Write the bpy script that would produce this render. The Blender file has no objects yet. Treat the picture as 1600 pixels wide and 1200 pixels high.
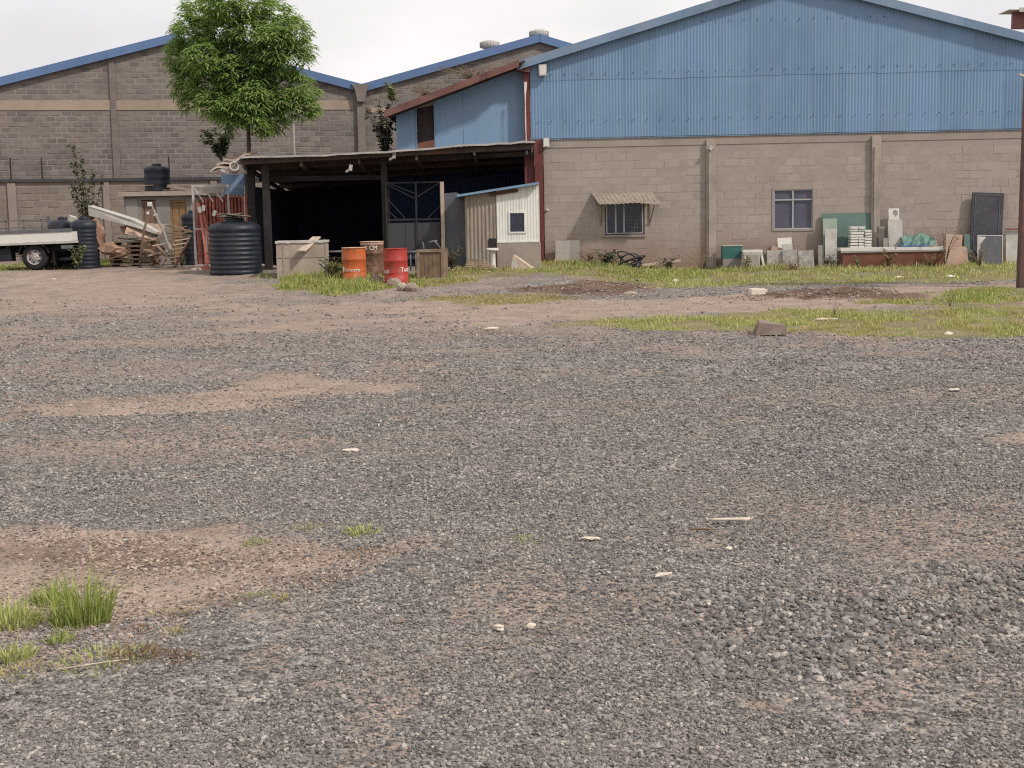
import bpy, math, random
import numpy as np
from mathutils import Vector, Matrix

random.seed(11)
rng = np.random.default_rng(11)
S = bpy.context.scene
COL = S.collection
R_ = math.radians

# ------------------------------------------------------------------ camera
F, CAMH = 2200.0, 1.6                      # focal length in photo pixels, eye height
PITCH, ROLL = math.atan(262.0 / F), -0.018
CAM_R = Matrix.Rotation(math.pi / 2 - PITCH, 4, 'X') @ Matrix.Rotation(ROLL, 4, 'Z')
cd = bpy.data.cameras.new('camera')
cd.sensor_width = 36.0
cd.lens = 36.0 * F / 1600.0
cd.clip_start, cd.clip_end = 0.1, 6000.0
cam = bpy.data.objects.new('camera', cd)
cam.matrix_world = Matrix.Translation((0, 0, CAMH)) @ CAM_R
COL.objects.link(cam)
S.camera = cam

# ------------------------------------------------------------------ sky and sun
SUN_DIR = Vector((0.95, -0.62, 1.10)).normalized()
EL = math.asin(SUN_DIR.z)
AZ = math.atan2(SUN_DIR.x, SUN_DIR.y)
W = bpy.data.worlds.new('World')
S.world = W
W.use_nodes = True
wt = W.node_tree
wt.nodes.clear()
w_out = wt.nodes.new('ShaderNodeOutputWorld')
w_bg = wt.nodes.new('ShaderNodeBackground')
w_bg.inputs['Strength'].default_value = 0.1
sky = wt.nodes.new('ShaderNodeTexSky')
sky.sky_type = 'NISHITA'
sky.sun_disc = False
sky.sun_elevation = EL
sky.sun_rotation = AZ
sky.dust_density = 4.0
w_mix = wt.nodes.new('ShaderNodeMix'); w_mix.data_type = 'RGBA'
w_tc = wt.nodes.new('ShaderNodeTexCoord')
w_map = wt.nodes.new('ShaderNodeMapping'); w_map.inputs['Scale'].default_value = (1.0, 1.0, 3.0)
w_noise = wt.nodes.new('ShaderNodeTexNoise')
w_noise.inputs['Scale'].default_value = 2.6
w_noise.inputs['Detail'].default_value = 4.0
w_ramp = wt.nodes.new('ShaderNodeValToRGB')
w_ramp.color_ramp.elements[0].position = 0.40
w_ramp.color_ramp.elements[0].color = (9.0, 8.62, 8.5, 1)
w_ramp.color_ramp.elements[1].position = 0.60
w_ramp.color_ramp.elements[1].color = (6.95, 6.8, 6.95, 1)
w_mix.inputs['Factor'].default_value = 0.93
L = wt.links.new
L(w_tc.outputs['Generated'], w_map.inputs['Vector'])
L(w_map.outputs['Vector'], w_noise.inputs['Vector'])
L(w_noise.outputs['Fac'], w_ramp.inputs['Fac'])
L(sky.outputs['Color'], w_mix.inputs['A'])
L(w_ramp.outputs['Color'], w_mix.inputs['B'])
L(w_mix.outputs['Result'], w_bg.inputs['Color'])
L(w_bg.outputs['Background'], w_out.inputs['Surface'])

sd = bpy.data.lights.new('sun', 'SUN')
sd.energy = 2.6
sd.angle = R_(4)
sd.color = (1.0, 0.93, 0.84)
sun = bpy.data.objects.new('sun', sd)
sun.rotation_euler = SUN_DIR.to_track_quat('Z', 'Y').to_euler()
sun.location = (20, -20, 40)
COL.objects.link(sun)

S.view_settings.view_transform = 'Standard'
S.view_settings.look = 'None'
S.view_settings.gamma = 1.0
S.view_settings.exposure = 0.25
S.view_settings.use_curve_mapping = False
S.render.engine = 'CYCLES'
S.cycles.max_bounces = 6
S.cycles.filter_width = 1.15
S.cycles.use_denoising = False

# ------------------------------------------------------------------ pixels to places
def ray(px, py):
    return (CAM_R @ Vector(((px - 800) / F, -(py - 600) / F, -1.0, 0))).xyz

def at(px, py, Y):
    d = ray(px, py)
    t = Y / d.y
    return Vector((d.x * t, Y, CAMH + d.z * t))

def sstep(a, b, x):
    t = np.clip((x - a) / (b - a), 0, 1)
    return t * t * (3 - 2 * t)

MOUNDS = []                                  # x, y, rx, ry, h
def H(x, y):
    """macro height of the yard; works on floats and arrays"""
    z = 0.27 * sstep(33.0, 40.0, np.asarray(y, float)) * (1.0 - 0.9 * sstep(0.5, 5.5, np.asarray(x, float)))
    for (mx, my, rx, ry, h) in MOUNDS:
        z = z + h * np.exp(-(((x - mx) / rx) ** 2 + ((y - my) / ry) ** 2))
    return z

def gp(px, py):
    d = ray(px, py)
    t = 1.0
    last = None
    for _ in range(4000):
        z = CAMH + d.z * t
        if z <= float(H(d.x * t, d.y * t)):
            break
        t += 0.02
    return Vector((d.x * t, d.y * t, float(H(d.x * t, d.y * t))))

def _mound(px, py, rx, ry, h):
    p = gp(px, py)
    return (p.x, p.y, rx, ry, h)
MOUNDS = [_mound(640, 458, 0.95, 0.9, 0.12), _mound(760, 452, 1.5, 0.7, 0.09), _mound(900, 447, 1.3, 0.5, 0.13),
          _mound(985, 449, 0.8, 0.35, 0.08), _mound(1230, 463, 1.1, 0.3, 0.09), _mound(1340, 462, 0.9, 0.35, 0.11),
          _mound(1440, 468, 1.0, 0.3, 0.07), _mound(1110, 470, 1.4, 0.3, 0.05), _mound(800, 432, 1.2, 0.6, 0.12)]

def _hash(ix, iy, seed):
    h = (ix * 374761393 + iy * 668265263 + seed * 974634777) & 0x7fffffff
    h = ((h ^ (h >> 13)) * 1274126177) & 0x7fffffff
    return ((h ^ (h >> 16)) & 0xffff) / 65535.0

def vnoise(x, y, seed=0):
    x = np.asarray(x, float); y = np.asarray(y, float)
    ix = np.floor(x).astype(np.int64); iy = np.floor(y).astype(np.int64)
    fx = x - ix; fy = y - iy
    fx = fx * fx * (3 - 2 * fx); fy = fy * fy * (3 - 2 * fy)
    a = _hash(ix, iy, seed); b = _hash(ix + 1, iy, seed)
    c = _hash(ix, iy + 1, seed); d = _hash(ix + 1, iy + 1, seed)
    return (a * (1 - fx) + b * fx) * (1 - fy) + (c * (1 - fx) + d * fx) * fy

def fbm(x, y, seed=0, oct=4):
    t = 0; amp = 0.5
    for o in range(oct):
        t = t + amp * vnoise(x * 2 ** o, y * 2 ** o, seed + o)
        amp *= 0.5
    return t / (1 - 0.5 ** oct)

def poly_sd(poly, x, y):
    """signed distance to a polygon in plan, positive inside"""
    x = np.asarray(x, float); y = np.asarray(y, float)
    d = np.full(x.shape, 1e9); ins = np.zeros(x.shape, bool)
    n = len(poly)
    for i in range(n):
        ax, ay = poly[i]; bx, by = poly[(i + 1) % n]
        ex, ey = bx - ax, by - ay
        t = np.clip(((x - ax) * ex + (y - ay) * ey) / (ex * ex + ey * ey + 1e-12), 0, 1)
        d = np.minimum(d, np.hypot(x - ax - t * ex, y - ay - t * ey))
        c = ((ay > y) != (by > y)) & (x < (bx - ax) * (y - ay) / (by - ay + 1e-12) + ax)
        ins ^= c
    return np.where(ins, d, -d)

def wpoly(pts):
    return [tuple(gp(*p).xy) for p in pts]

# ------------------------------------------------------------------ materials
def nn(t, typ, **k):
    n = t.nodes.new(typ)
    for a, b in k.items():
        setattr(n, a, b)
    return n

def _sock(t, v, dst):
    if isinstance(v, bpy.types.NodeSocket):
        t.links.new(v, dst)
    else:
        dst.default_value = v

def mixc(t, fac, a, b, blend='MIX'):
    m = nn(t, 'ShaderNodeMix', data_type='RGBA', blend_type=blend)
    _sock(t, fac, m.inputs['Factor'])
    _sock(t, a if not isinstance(a, tuple) else (*a[:3], 1), m.inputs['A'])
    _sock(t, b if not isinstance(b, tuple) else (*b[:3], 1), m.inputs['B'])
    return m.outputs['Result']

def mth(t, op, a, b=0.0, clamp=False):
    m = nn(t, 'ShaderNodeMath', operation=op, use_clamp=clamp)
    _sock(t, a, m.inputs[0]); _sock(t, b, m.inputs[1])
    return m.outputs[0]

def noise(t, scale, detail=4, vec=None, stretch=None, rough=0.6):
    n = nn(t, 'ShaderNodeTexNoise')
    n.inputs['Scale'].default_value = scale
    n.inputs['Detail'].default_value = detail
    n.inputs['Roughness'].default_value = rough
    if vec is None:
        vec = nn(t, 'ShaderNodeNewGeometry').outputs['Position']
    if stretch:
        mp = nn(t, 'ShaderNodeMapping')
        mp.inputs['Scale'].default_value = stretch
        t.links.new(vec, mp.inputs['Vector'])
        vec = mp.outputs['Vector']
    t.links.new(vec, n.inputs['Vector'])
    return n.outputs['Fac']

def ramp(t, fac, stops):
    r = nn(t, 'ShaderNodeValToRGB')
    e = r.color_ramp.elements
    while len(e) < len(stops):
        e.new(0.5)
    for i, (p, c) in enumerate(stops):
        e[i].position = p
        e[i].color = (*c[:3], 1) if isinstance(c, tuple) else (c, c, c, 1)
    _sock(t, fac, r.inputs['Fac'])
    return r.outputs['Color']

def newmat(name):
    m = bpy.data.materials.new(name)
    m.use_nodes = True
    t = m.node_tree
    b = t.nodes['Principled BSDF']
    return m, t, b

def mat(name, base, var=0.2, scale=2.0, rough=0.8, bump=0.0, bscale=25.0, metal=0.0, rnd=0.0,
        stain=None, stain_amt=0.5, stain_scale=3.0, stain_stretch=None, island=False, spec=0.3, mud=None):
    m, t, b = newmat(name)
    fac = noise(t, scale, 5)
    lo = tuple(c * (1 - var) for c in base); hi = tuple(min(1, c * (1 + var)) for c in base)
    col = mixc(t, ramp(t, fac, [(0.3, 0.0), (0.7, 1.0)]), lo, hi)
    if rnd > 0:
        r = nn(t, 'ShaderNodeObjectInfo').outputs['Random']
        if island:
            g = nn(t, 'ShaderNodeNewGeometry').outputs['Random Per Island']
            r = mth(t, 'FRACT', mth(t, 'ADD', r, g))
        k = mth(t, 'ADD', mth(t, 'MULTIPLY', r, 2 * rnd), 1 - rnd)
        c = nn(t, 'ShaderNodeCombineColor')
        for i in range(3):
            t.links.new(k, c.inputs[i])
        col = mixc(t, 1.0, col, c.outputs['Color'], 'MULTIPLY')
    if stain:
        sf = noise(t, stain_scale, 6, stretch=stain_stretch)
        col = mixc(t, mth(t, 'MULTIPLY', ramp(t, sf, [(0.48, 0.0), (0.66, 1.0)]), stain_amt), col, stain)
    if mud:                                     # splashed soil near the ground: colour, z at full, z at none
        z = nn(t, 'ShaderNodeSeparateXYZ')
        t.links.new(nn(t, 'ShaderNodeNewGeometry').outputs['Position'], z.inputs[0])
        zz = mth(t, 'ADD', z.outputs['Z'], mth(t, 'MULTIPLY', mth(t, 'SUBTRACT', noise(t, 1.6, 5), 0.5), 1.1))
        mr = nn(t, 'ShaderNodeMapRange')
        t.links.new(zz, mr.inputs['Value'])
        mr.inputs['From Min'].default_value = mud[2]; mr.inputs['From Max'].default_value = mud[1]
        mr.inputs['To Min'].default_value = 0; mr.inputs['To Max'].default_value = mud[3]
        col = mixc(t, mr.outputs['Result'], col, mud[0])
    t.links.new(col, b.inputs['Base Color'])
    b.inputs['Roughness'].default_value = rough
    b.inputs['Metallic'].default_value = metal
    b.inputs['Specular IOR Level'].default_value = spec
    if bump > 0:
        bp = nn(t, 'ShaderNodeBump')
        bp.inputs['Strength'].default_value = bump
        bp.inputs['Distance'].default_value = 0.02
        t.links.new(noise(t, bscale, 5), bp.inputs['Height'])
        t.links.new(bp.outputs['Normal'], b.inputs['Normal'])
    return m

M = {}
M['block'] = mat('block_stone', (0.34, 0.292, 0.258), 0.10, 1.3, 0.9, 0.3, 30, rnd=0.06, island=True,
                 stain=(0.37, 0.32, 0.29), stain_amt=0.6, stain_scale=1.5, stain_stretch=(2.0, 2.0, 0.55), mud=((0.24, 0.14, 0.09), 0.1, 1.2, 0.7))
M['mortar'] = mat('mortar', (0.325, 0.28, 0.25), 0.10, 2.0, 0.95, 0.3, 40, mud=((0.25, 0.15, 0.10), 0.1, 1.2, 0.7))
M['beam'] = mat('concrete_beam', (0.31, 0.265, 0.235), 0.12, 1.5, 0.9, 0.3, 20)
M['rcol'] = mat('old_concrete', (0.185, 0.155, 0.14), 0.2, 1.2, 0.95, 0.3, 20, stain=(0.13, 0.11, 0.10), stain_amt=0.5)
M['pilaster'] = mat('concrete_pilaster', (0.33, 0.285, 0.25), 0.2, 2.0, 0.9, 0.4, 18, stain=(0.4, 0.35, 0.31), stain_amt=0.6,
                    stain_stretch=(5, 5, 0.6))
M['rblock'] = mat('dark_block', (0.18, 0.154, 0.142), 0.16, 0.9, 0.95, 0.4, 25, rnd=0.19, island=True,
                  stain=(0.235, 0.20, 0.185), stain_amt=0.75, stain_scale=0.8)
M['rmortar'] = mat('pale_mortar', (0.236, 0.206, 0.191), 0.2, 1.2, 0.95, 0.3, 30, stain=(0.18, 0.152, 0.14), stain_amt=0.8, stain_scale=0.7)
M['rband'] = mat('pale_band', (0.33, 0.26, 0.205), 0.14, 1.0, 0.9, 0.2, 20, stain=(0.25, 0.2, 0.16), stain_amt=0.5)
M['bwall'] = mat('boundary_block', (0.225, 0.188, 0.16), 0.15, 1.0, 0.95, 0.4, 25, rnd=0.12, island=True,
                 stain=(0.14, 0.11, 0.09), stain_amt=0.5, stain_scale=0.9)
M['bmortar'] = mat('boundary_mortar', (0.25, 0.21, 0.185), 0.15, 1.0, 0.95, 0.3, 25)
M['blue'] = mat('blue_sheet', (0.15, 0.25, 0.39), 0.09, 0.8, 0.5, rnd=0.075, stain=(0.20, 0.29, 0.41), stain_amt=0.5,
                stain_scale=1.2, stain_stretch=(3, 3, 0.35), spec=0.4)
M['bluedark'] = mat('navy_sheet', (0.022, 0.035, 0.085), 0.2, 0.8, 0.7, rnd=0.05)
M['annexblue'] = mat('annex_blue', (0.20, 0.31, 0.45), 0.06, 0.7, 0.6, rnd=0.05, stain=(0.18, 0.28, 0.41), stain_amt=0.5, stain_stretch=(3, 3, .4))
M['flash'] = mat('verge_flashing', (0.16, 0.235, 0.34), 0.10, 0.8, 0.5, rnd=0.08, stain=(0.26, 0.31, 0.36), stain_amt=0.5, stain_scale=1.5)
M['rflash'] = mat('rear_flashing', (0.10, 0.165, 0.31), 0.08, 0.8, 0.5, rnd=0.06)
M['roof'] = mat('roof_sheet', (0.17, 0.22, 0.28), 0.1, 1.0, 0.55)
M['red'] = mat('red_oxide', (0.17, 0.05, 0.045), 0.2, 2.5, 0.6, stain=(0.10, 0.04, 0.04), stain_amt=0.5, stain_stretch=(3, 3, .5))
M['fascia'] = mat('fascia_red', (0.155, 0.075, 0.068), 0.25, 2.5, 0.75, stain=(0.2, 0.13, 0.1), stain_amt=0.5)
M['redbar'] = mat('red_bar', (0.36, 0.115, 0.085), 0.3, 5, 0.7, rnd=0.2, stain=(0.09, 0.045, 0.035), stain_amt=0.6, stain_scale=6)
M['poleb'] = mat('brown_pole', (0.10, 0.06, 0.055), 0.2, 2.5, 0.7, stain=(0.19, 0.08, 0.06), stain_amt=0.7, stain_scale=2.2)
M['dark'] = mat('near_black', (0.03, 0.026, 0.026), 0.3, 3, 0.9)  # one near-black tone for posts, beam, screws, stubs and small parts
M['under'] = mat('roof_underside', (0.075, 0.052, 0.048), 0.3, 2.0, 0.9, stain=(0.14, 0.08, 0.05), stain_amt=0.7, stain_scale=0.8)
M['int'] = mat('interior_shade', (0.022, 0.026, 0.042), 0.3, 1.0, 0.9)  # near-black base colour puts the interior's shade into the inner walls
M['floor'] = mat('shade_dark_floor', (0.05, 0.045, 0.04), 0.3, 1.5, 0.9)  # floor colour darkened along with the walls, carrying the workshop's shade
M['steeld'] = mat('dark_steel', (0.022, 0.023, 0.027), 0.2, 3, 0.6, stain=(0.07, 0.045, 0.035), stain_amt=0.5, stain_scale=4)
M['steel'] = mat('dull_steel', (0.12, 0.125, 0.14), 0.2, 3, 0.6, stain=(0.12, 0.07, 0.05), stain_amt=0.5, stain_scale=4)
M['greysheet'] = mat('grey_sheet', (0.095, 0.10, 0.115), 0.15, 1.5, 0.6, stain=(0.15, 0.14, 0.14), stain_amt=0.5, stain_stretch=(3, 3, .5))
M['darksheet'] = mat('dark_sheet', (0.055, 0.054, 0.06), 0.2, 1.5, 0.75, stain=(0.05, 0.05, 0.055), stain_amt=0.6, stain_stretch=(3, 3, .4))
M['galv'] = mat('galvanised', (0.33, 0.325, 0.29), 0.12, 2.0, 0.55, stain=(0.2, 0.17, 0.13), stain_amt=0.45, stain_scale=2.5, stain_stretch=(4, 4, .5), rnd=0.06)
M['galvrust'] = mat('galvanised_rusty', (0.27, 0.235, 0.19), 0.15, 2.0, 0.7, stain=(0.17, 0.12, 0.085), stain_amt=0.65, stain_scale=2.5, stain_stretch=(5, 5, .5))
M['palepaint'] = mat('pale_paint', (0.66, 0.66, 0.62), 0.06, 2.0, 0.6, stain=(0.44, 0.44, 0.39), stain_amt=0.5, stain_stretch=(4, 4, .5))
M['plaster'] = mat('plaster', (0.31, 0.26, 0.225), 0.12, 2.5, 0.95, 0.3, 25)
M['skyroof'] = mat('blue_roof_edge', (0.17, 0.27, 0.38), 0.1, 2, 0.5)
M['white'] = mat('white_paint', (0.66, 0.64, 0.60), 0.06, 3, 0.5, stain=(0.5, 0.46, 0.4), stain_amt=0.4)
M['whitem'] = mat('white_marks', (0.72, 0.68, 0.64), 0.1, 12, 0.7)
M['greywhite'] = mat('grey_white_steel', (0.42, 0.40, 0.39), 0.15, 3, 0.6, stain=(0.25, 0.18, 0.14), stain_amt=0.5, stain_scale=5)
M['tank'] = mat('black_tank', (0.013, 0.017, 0.027), 0.25, 2.0, 0.5, stain=(0.04, 0.04, 0.045), stain_amt=0.5, stain_scale=2.0, spec=0.35)
M['orange'] = mat('orange_drum', (0.47, 0.105, 0.025), 0.12, 4, 0.5, stain=(0.24, 0.085, 0.04), stain_amt=0.75, stain_scale=5, stain_stretch=(2, 2, .6), bump=.1)
M['redd'] = mat('red_drum', (0.36, 0.04, 0.03), 0.12, 4, 0.5, stain=(0.22, 0.06, 0.05), stain_amt=0.75, stain_scale=4, bump=.1)
M['rust'] = mat('rusty_drum', (0.12, 0.062, 0.04), 0.35, 6, 0.9, 0.3, 40, stain=(0.2, 0.145, 0.11), stain_amt=0.7, stain_scale=7)
M['rimp'] = mat('drum_rim', (0.5, 0.33, 0.24), 0.2, 8, 0.6)
M['wood'] = mat('weathered_wood', (0.30, 0.225, 0.165), 0.25, 3.0, 0.9, 0.25, 60, rnd=0.25, stain=(0.17, 0.115, 0.08), stain_amt=0.6, stain_scale=5)
M['woodd'] = mat('brown_wood', (0.17, 0.115, 0.078), 0.3, 4.0, 0.9, 0.25, 60, rnd=0.2, stain=(0.26, 0.2, 0.15), stain_amt=0.6, stain_scale=6, stain_stretch=(3, 3, .5))
M['woodp'] = mat('pale_wood', (0.46, 0.37, 0.29), 0.2, 4.0, 0.9, 0.2, 60, rnd=0.15)
M['door'] = mat('tan_door', (0.27, 0.165, 0.085), 0.2, 3, 0.7, stain=(0.2, 0.115, 0.06), stain_amt=0.5, stain_stretch=(6, 6, .6))
M['doorb'] = mat('brown_door', (0.21, 0.135, 0.10), 0.2, 3, 0.7)
M['conc'] = mat('concrete', (0.36, 0.30, 0.25), 0.14, 2.5, 0.95, 0.35, 30, stain=(0.25, 0.2, 0.165), stain_amt=0.5)
M['slab'] = mat('stone_slab', (0.33, 0.31, 0.285), 0.25, 9.0, 0.9, 0.4, 30, rnd=0.12, stain=(0.47, 0.45, 0.42), stain_amt=0.8, stain_scale=7)
M['slabp'] = mat('pale_slab', (0.46, 0.44, 0.41), 0.15, 4, 0.9, 0.2, 30, rnd=0.1, stain=(0.32, 0.3, 0.27), stain_amt=0.5)
M['slabg'] = mat('grey_slab', (0.27, 0.245, 0.22), 0.12, 3, 0.9, 0.2, 30, rnd=0.12)
M['slabgl'] = mat('plain_grey_slab', (0.34, 0.315, 0.29), 0.1, 3, 0.9, 0.2, 30)
M['slabpink'] = mat('pink_slab', (0.40, 0.27, 0.21), 0.15, 4, 0.9, 0.2, 30, stain=(0.42, 0.37, 0.32), stain_amt=0.7)
M['green'] = mat('green_sheet', (0.115, 0.185, 0.165), 0.12, 2.0, 0.6, stain=(0.15, 0.19, 0.17), stain_amt=0.6)
M['greenp'] = mat('pale_green', (0.29, 0.36, 0.30), 0.1, 2.0, 0.6, stain=(0.36, 0.38, 0.33), stain_amt=0.5)
M['teal'] = mat('teal_box', (0.04, 0.13, 0.12), 0.15, 3, 0.5)
M['tarpg'] = mat('green_tarp', (0.12, 0.21, 0.18), 0.2, 4, 0.6)
M['tarpb'] = mat('blue_tarp', (0.07, 0.12, 0.22), 0.25, 4, 0.6)
M['brown'] = mat('brown_panel', (0.165, 0.066, 0.045), 0.14, 2, 0.6, stain=(0.12, 0.055, 0.04), stain_amt=0.5)
M['black'] = mat('black_board', (0.05, 0.052, 0.062), 0.2, 2, 0.5, stain=(0.09, 0.09, 0.1), stain_amt=0.5)
M['glass'] = mat('window_glass', (0.03, 0.035, 0.06), 0.3, 4, 0.12, spec=0.5)
M['glassb'] = mat('hazy_glass', (0.085, 0.085, 0.125), 0.2, 3, 0.2, spec=0.5)
M['frame'] = mat('window_frame', (0.36, 0.36, 0.38), 0.1, 3, 0.5)
M['framed'] = mat('brown_window_frame', (0.09, 0.055, 0.05), 0.2, 3, 0.7)
M['tyre'] = mat('tyre_rubber', (0.025, 0.022, 0.025), 0.2, 4, 0.85)
M['chassis'] = mat('chassis_black', (0.02, 0.02, 0.024), 0.2, 3, 0.7)
M['rock'] = mat('rock', (0.26, 0.20, 0.17), 0.25, 6, 0.95, 0.5, 25, rnd=0.15, stain=(0.18, 0.13, 0.11), stain_amt=0.5)
M['rockw'] = mat('white_rock', (0.66, 0.58, 0.5), 0.12, 9, 0.9, 0.3, 40)
M['bone'] = mat('pale_stick', (0.6, 0.52, 0.44), 0.15, 9, 0.7, stain=(0.4, 0.3, 0.22), stain_amt=0.4, stain_scale=14)
M['trunk'] = mat('bark', (0.14, 0.112, 0.10), 0.3, 6, 0.95, 0.5, 20)
M['twig'] = mat('dry_twig', (0.19, 0.145, 0.10), 0.25, 8, 0.9)

def leafmat(name, a, b, trans=0.35):
    m, t, p = newmat(name)
    g = nn(t, 'ShaderNodeNewGeometry')
    f = noise(t, 0.9, 3)
    k = mth(t, 'ADD', mth(t, 'MULTIPLY', g.outputs['Random Per Island'], 0.6), mth(t, 'MULTIPLY', f, 0.5), True)
    col = mixc(t, k, a, b)
    t.links.new(col, p.inputs['Base Color'])
    p.inputs['Roughness'].default_value = 0.55
    p.inputs['Specular IOR Level'].default_value = 0.3
    tr = nn(t, 'ShaderNodeBsdfTranslucent')
    t.links.new(mixc(t, 1.0, col, (1.0, 1.1, 0.5), 'MULTIPLY'), tr.inputs['Color'])
    ms = nn(t, 'ShaderNodeMixShader')
    ms.inputs[0].default_value = trans
    t.links.new(p.outputs[0], ms.inputs[1]); t.links.new(tr.outputs[0], ms.inputs[2])
    t.links.new(ms.outputs[0], t.nodes['Material Output'].inputs['Surface'])
    return m
M['leaf'] = leafmat('tree_leaf', (0.10, 0.165, 0.055), (0.36, 0.48, 0.15), 0.42)
M['leafd'] = leafmat('dark_leaf', (0.03, 0.05, 0.022), (0.07, 0.10, 0.045), 0.2)
M['leafdull'] = leafmat('dull_leaf', (0.06, 0.065, 0.035), (0.10, 0.115, 0.055), 0.2)
M['leafp'] = leafmat('pale_leaf', (0.13, 0.17, 0.07), (0.28, 0.32, 0.17), 0.3)
M['leafdry'] = leafmat('dry_leaf', (0.20, 0.15, 0.09), (0.34, 0.27, 0.17), 0.2)
M['grass'] = leafmat('grass_blade', (0.22, 0.24, 0.09), (0.58, 0.58, 0.26), 0.3)
M['grassg'] = leafmat('lush_grass_blade', (0.15, 0.20, 0.05), (0.45, 0.49, 0.17), 0.3)
M['grassy'] = leafmat('yellow_grass_blade', (0.28, 0.24, 0.10), (0.52, 0.45, 0.22), 0.3)
M['weedred'] = leafmat('reddish_weed', (0.16, 0.08, 0.05), (0.3, 0.22, 0.12), 0.2)

# ------------------------------------------------------------------ mesh building
def rotm(rx=0, ry=0, rz=0):
    return Matrix.Rotation(rz, 3, 'Z') @ Matrix.Rotation(ry, 3, 'Y') @ Matrix.Rotation(rx, 3, 'X')

class MB:
    def __init__(s):
        s.v = []; s.f = []; s.sm = []
    def add(s, vs, fs, smooth=False):
        o = len(s.v)
        s.v += [tuple(p) for p in vs]
        s.f += [tuple(i + o for i in f) for f in fs]
        s.sm += [smooth] * len(fs)
        return s
    def box(s, c, d, R=None):
        c = Vector(c)
        vs = []
        for x in (-.5, .5):
            for y in (-.5, .5):
                for z in (-.5, .5):
                    p = Vector((x * d[0], y * d[1], z * d[2]))
                    vs.append(c + (R @ p if R else p))
        return s.add(vs, [(0, 1, 3, 2), (4, 6, 7, 5), (0, 4, 5, 1), (2, 3, 7, 6), (0, 2, 6, 4), (1, 5, 7, 3)])
    def b2(s, x0, x1, y0, y1, z0, z1):
        return s.box(((x0 + x1) / 2, (y0 + y1) / 2, (z0 + z1) / 2), (x1 - x0, y1 - y0, z1 - z0))
    def bar(s, p0, p1, w, h, up=(0, 0, 1)):
        p0 = Vector(p0); p1 = Vector(p1)
        a = (p1 - p0); ln = a.length; a.normalize()
        u = Vector(up)
        if abs(a.dot(u)) > 0.95:
            u = Vector((0, 1, 0))
        n = a.cross(u).normalized(); u = n.cross(a)
        vs = [p + n * (w / 2 * i) + u * (h / 2 * j) for p in (p0, p1) for i, j in ((-1, -1), (1, -1), (1, 1), (-1, 1))]
        return s.add(vs, [(3, 2, 1, 0), (4, 5, 6, 7), (0, 1, 5, 4), (1, 2, 6, 5), (2, 3, 7, 6), (3, 0, 4, 7)])
    def tube(s, pts, rad, n=8, smooth=True):
        pts = [Vector(p) for p in pts]
        if not isinstance(rad, (list, tuple)):
            rad = [rad] * len(pts)
        vs = []; fs = []
        for i, p in enumerate(pts):
            a = (pts[min(i + 1, len(pts) - 1)] - pts[max(i - 1, 0)]).normalized()
            u = Vector((0, 0, 1)) if abs(a.z) < 0.9 else Vector((1, 0, 0))
            e = a.cross(u).normalized(); g = a.cross(e)
            for k in range(n):
                t = 2 * math.pi * k / n
                vs.append(p + (e * math.cos(t) + g * math.sin(t)) * rad[i])
        for i in range(len(pts) - 1):
            for k in range(n):
                fs.append((i * n + k, i * n + (k + 1) % n, (i + 1) * n + (k + 1) % n, (i + 1) * n + k))
        s.add(vs, fs, smooth)
        o = len(s.v) - len(vs)
        s.f.append(tuple(o + k for k in range(n - 1, -1, -1))); s.sm.append(False)
        s.f.append(tuple(o + (len(pts) - 1) * n + k for k in range(n))); s.sm.append(False)
        return s
    def lathe(s, prof, n=32, c=(0, 0, 0), smooth=True, axis='Z'):
        vs = []; fs = []
        for r, z in prof:
            for k in range(n):
                t = 2 * math.pi * k / n
                if axis == 'Z':
                    vs.append((c[0] + r * math.cos(t), c[1] + r * math.sin(t), c[2] + z))
                else:
                    vs.append((c[0] + r * math.cos(t), c[1] + z, c[2] - r * math.sin(t)))
        for i in range(len(prof) - 1):
            for k in range(n):
                fs.append((i * n + k, i * n + (k + 1) % n, (i + 1) * n + (k + 1) % n, (i + 1) * n + k))
        return s.add(vs, fs, smooth)
    def prism(s, poly, d):
        n = len(poly); d = Vector(d)
        vs = [Vector(p) for p in poly] + [Vector(p) + d for p in poly]
        fs = [tuple(range(n - 1, -1, -1)), tuple(range(n, 2 * n))]
        for i in range(n):
            j = (i + 1) % n
            fs.append((i, j, n + j, n + i))
        return s.add(vs, fs)
    def corr(s, u0, u1, zb, zt, y0=0.0, pitch=0.08, amp=0.01, step=6, th=0.0):
        """upright corrugated sheet in the local x-z plane; zb, zt numbers or functions of u"""
        n = max(2, int((u1 - u0) / pitch * step))
        vs = []; fs = []
        for i in range(n + 1):
            u = u0 + (u1 - u0) * i / n
            y = y0 + amp * math.cos(2 * math.pi * u / pitch)
            vs.append((u, y, zb(u) if callable(zb) else zb))
            vs.append((u, y, zt(u) if callable(zt) else zt))
        for i in range(n):
            fs.append((2 * i, 2 * i + 2, 2 * i + 3, 2 * i + 1))
        return s.add(vs, fs, True)
    def mesh(s, name, m):
        me = bpy.data.meshes.new(name)
        me.from_pydata(s.v, [], s.f)
        me.polygons.foreach_set('use_smooth', s.sm)
        me.materials.append(m)
        me.update()
        return me
    def build(s, name, m, parent=None, loc=None, rot=None, label=None):
        o = bpy.data.objects.new(name, s.mesh(name, m))
        COL.objects.link(o)
        if parent is not None:
            o.parent = parent
        if loc is not None:
            o.location = loc
        if rot is not None:
            o.rotation_euler = rot
        if label:
            o['label'] = label
        return o

def tag(o, label, cat, group=None, kind=None):
    o['label'] = label; o['category'] = cat
    if group: o['group'] = group
    if kind: o['kind'] = kind
    return o

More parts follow.
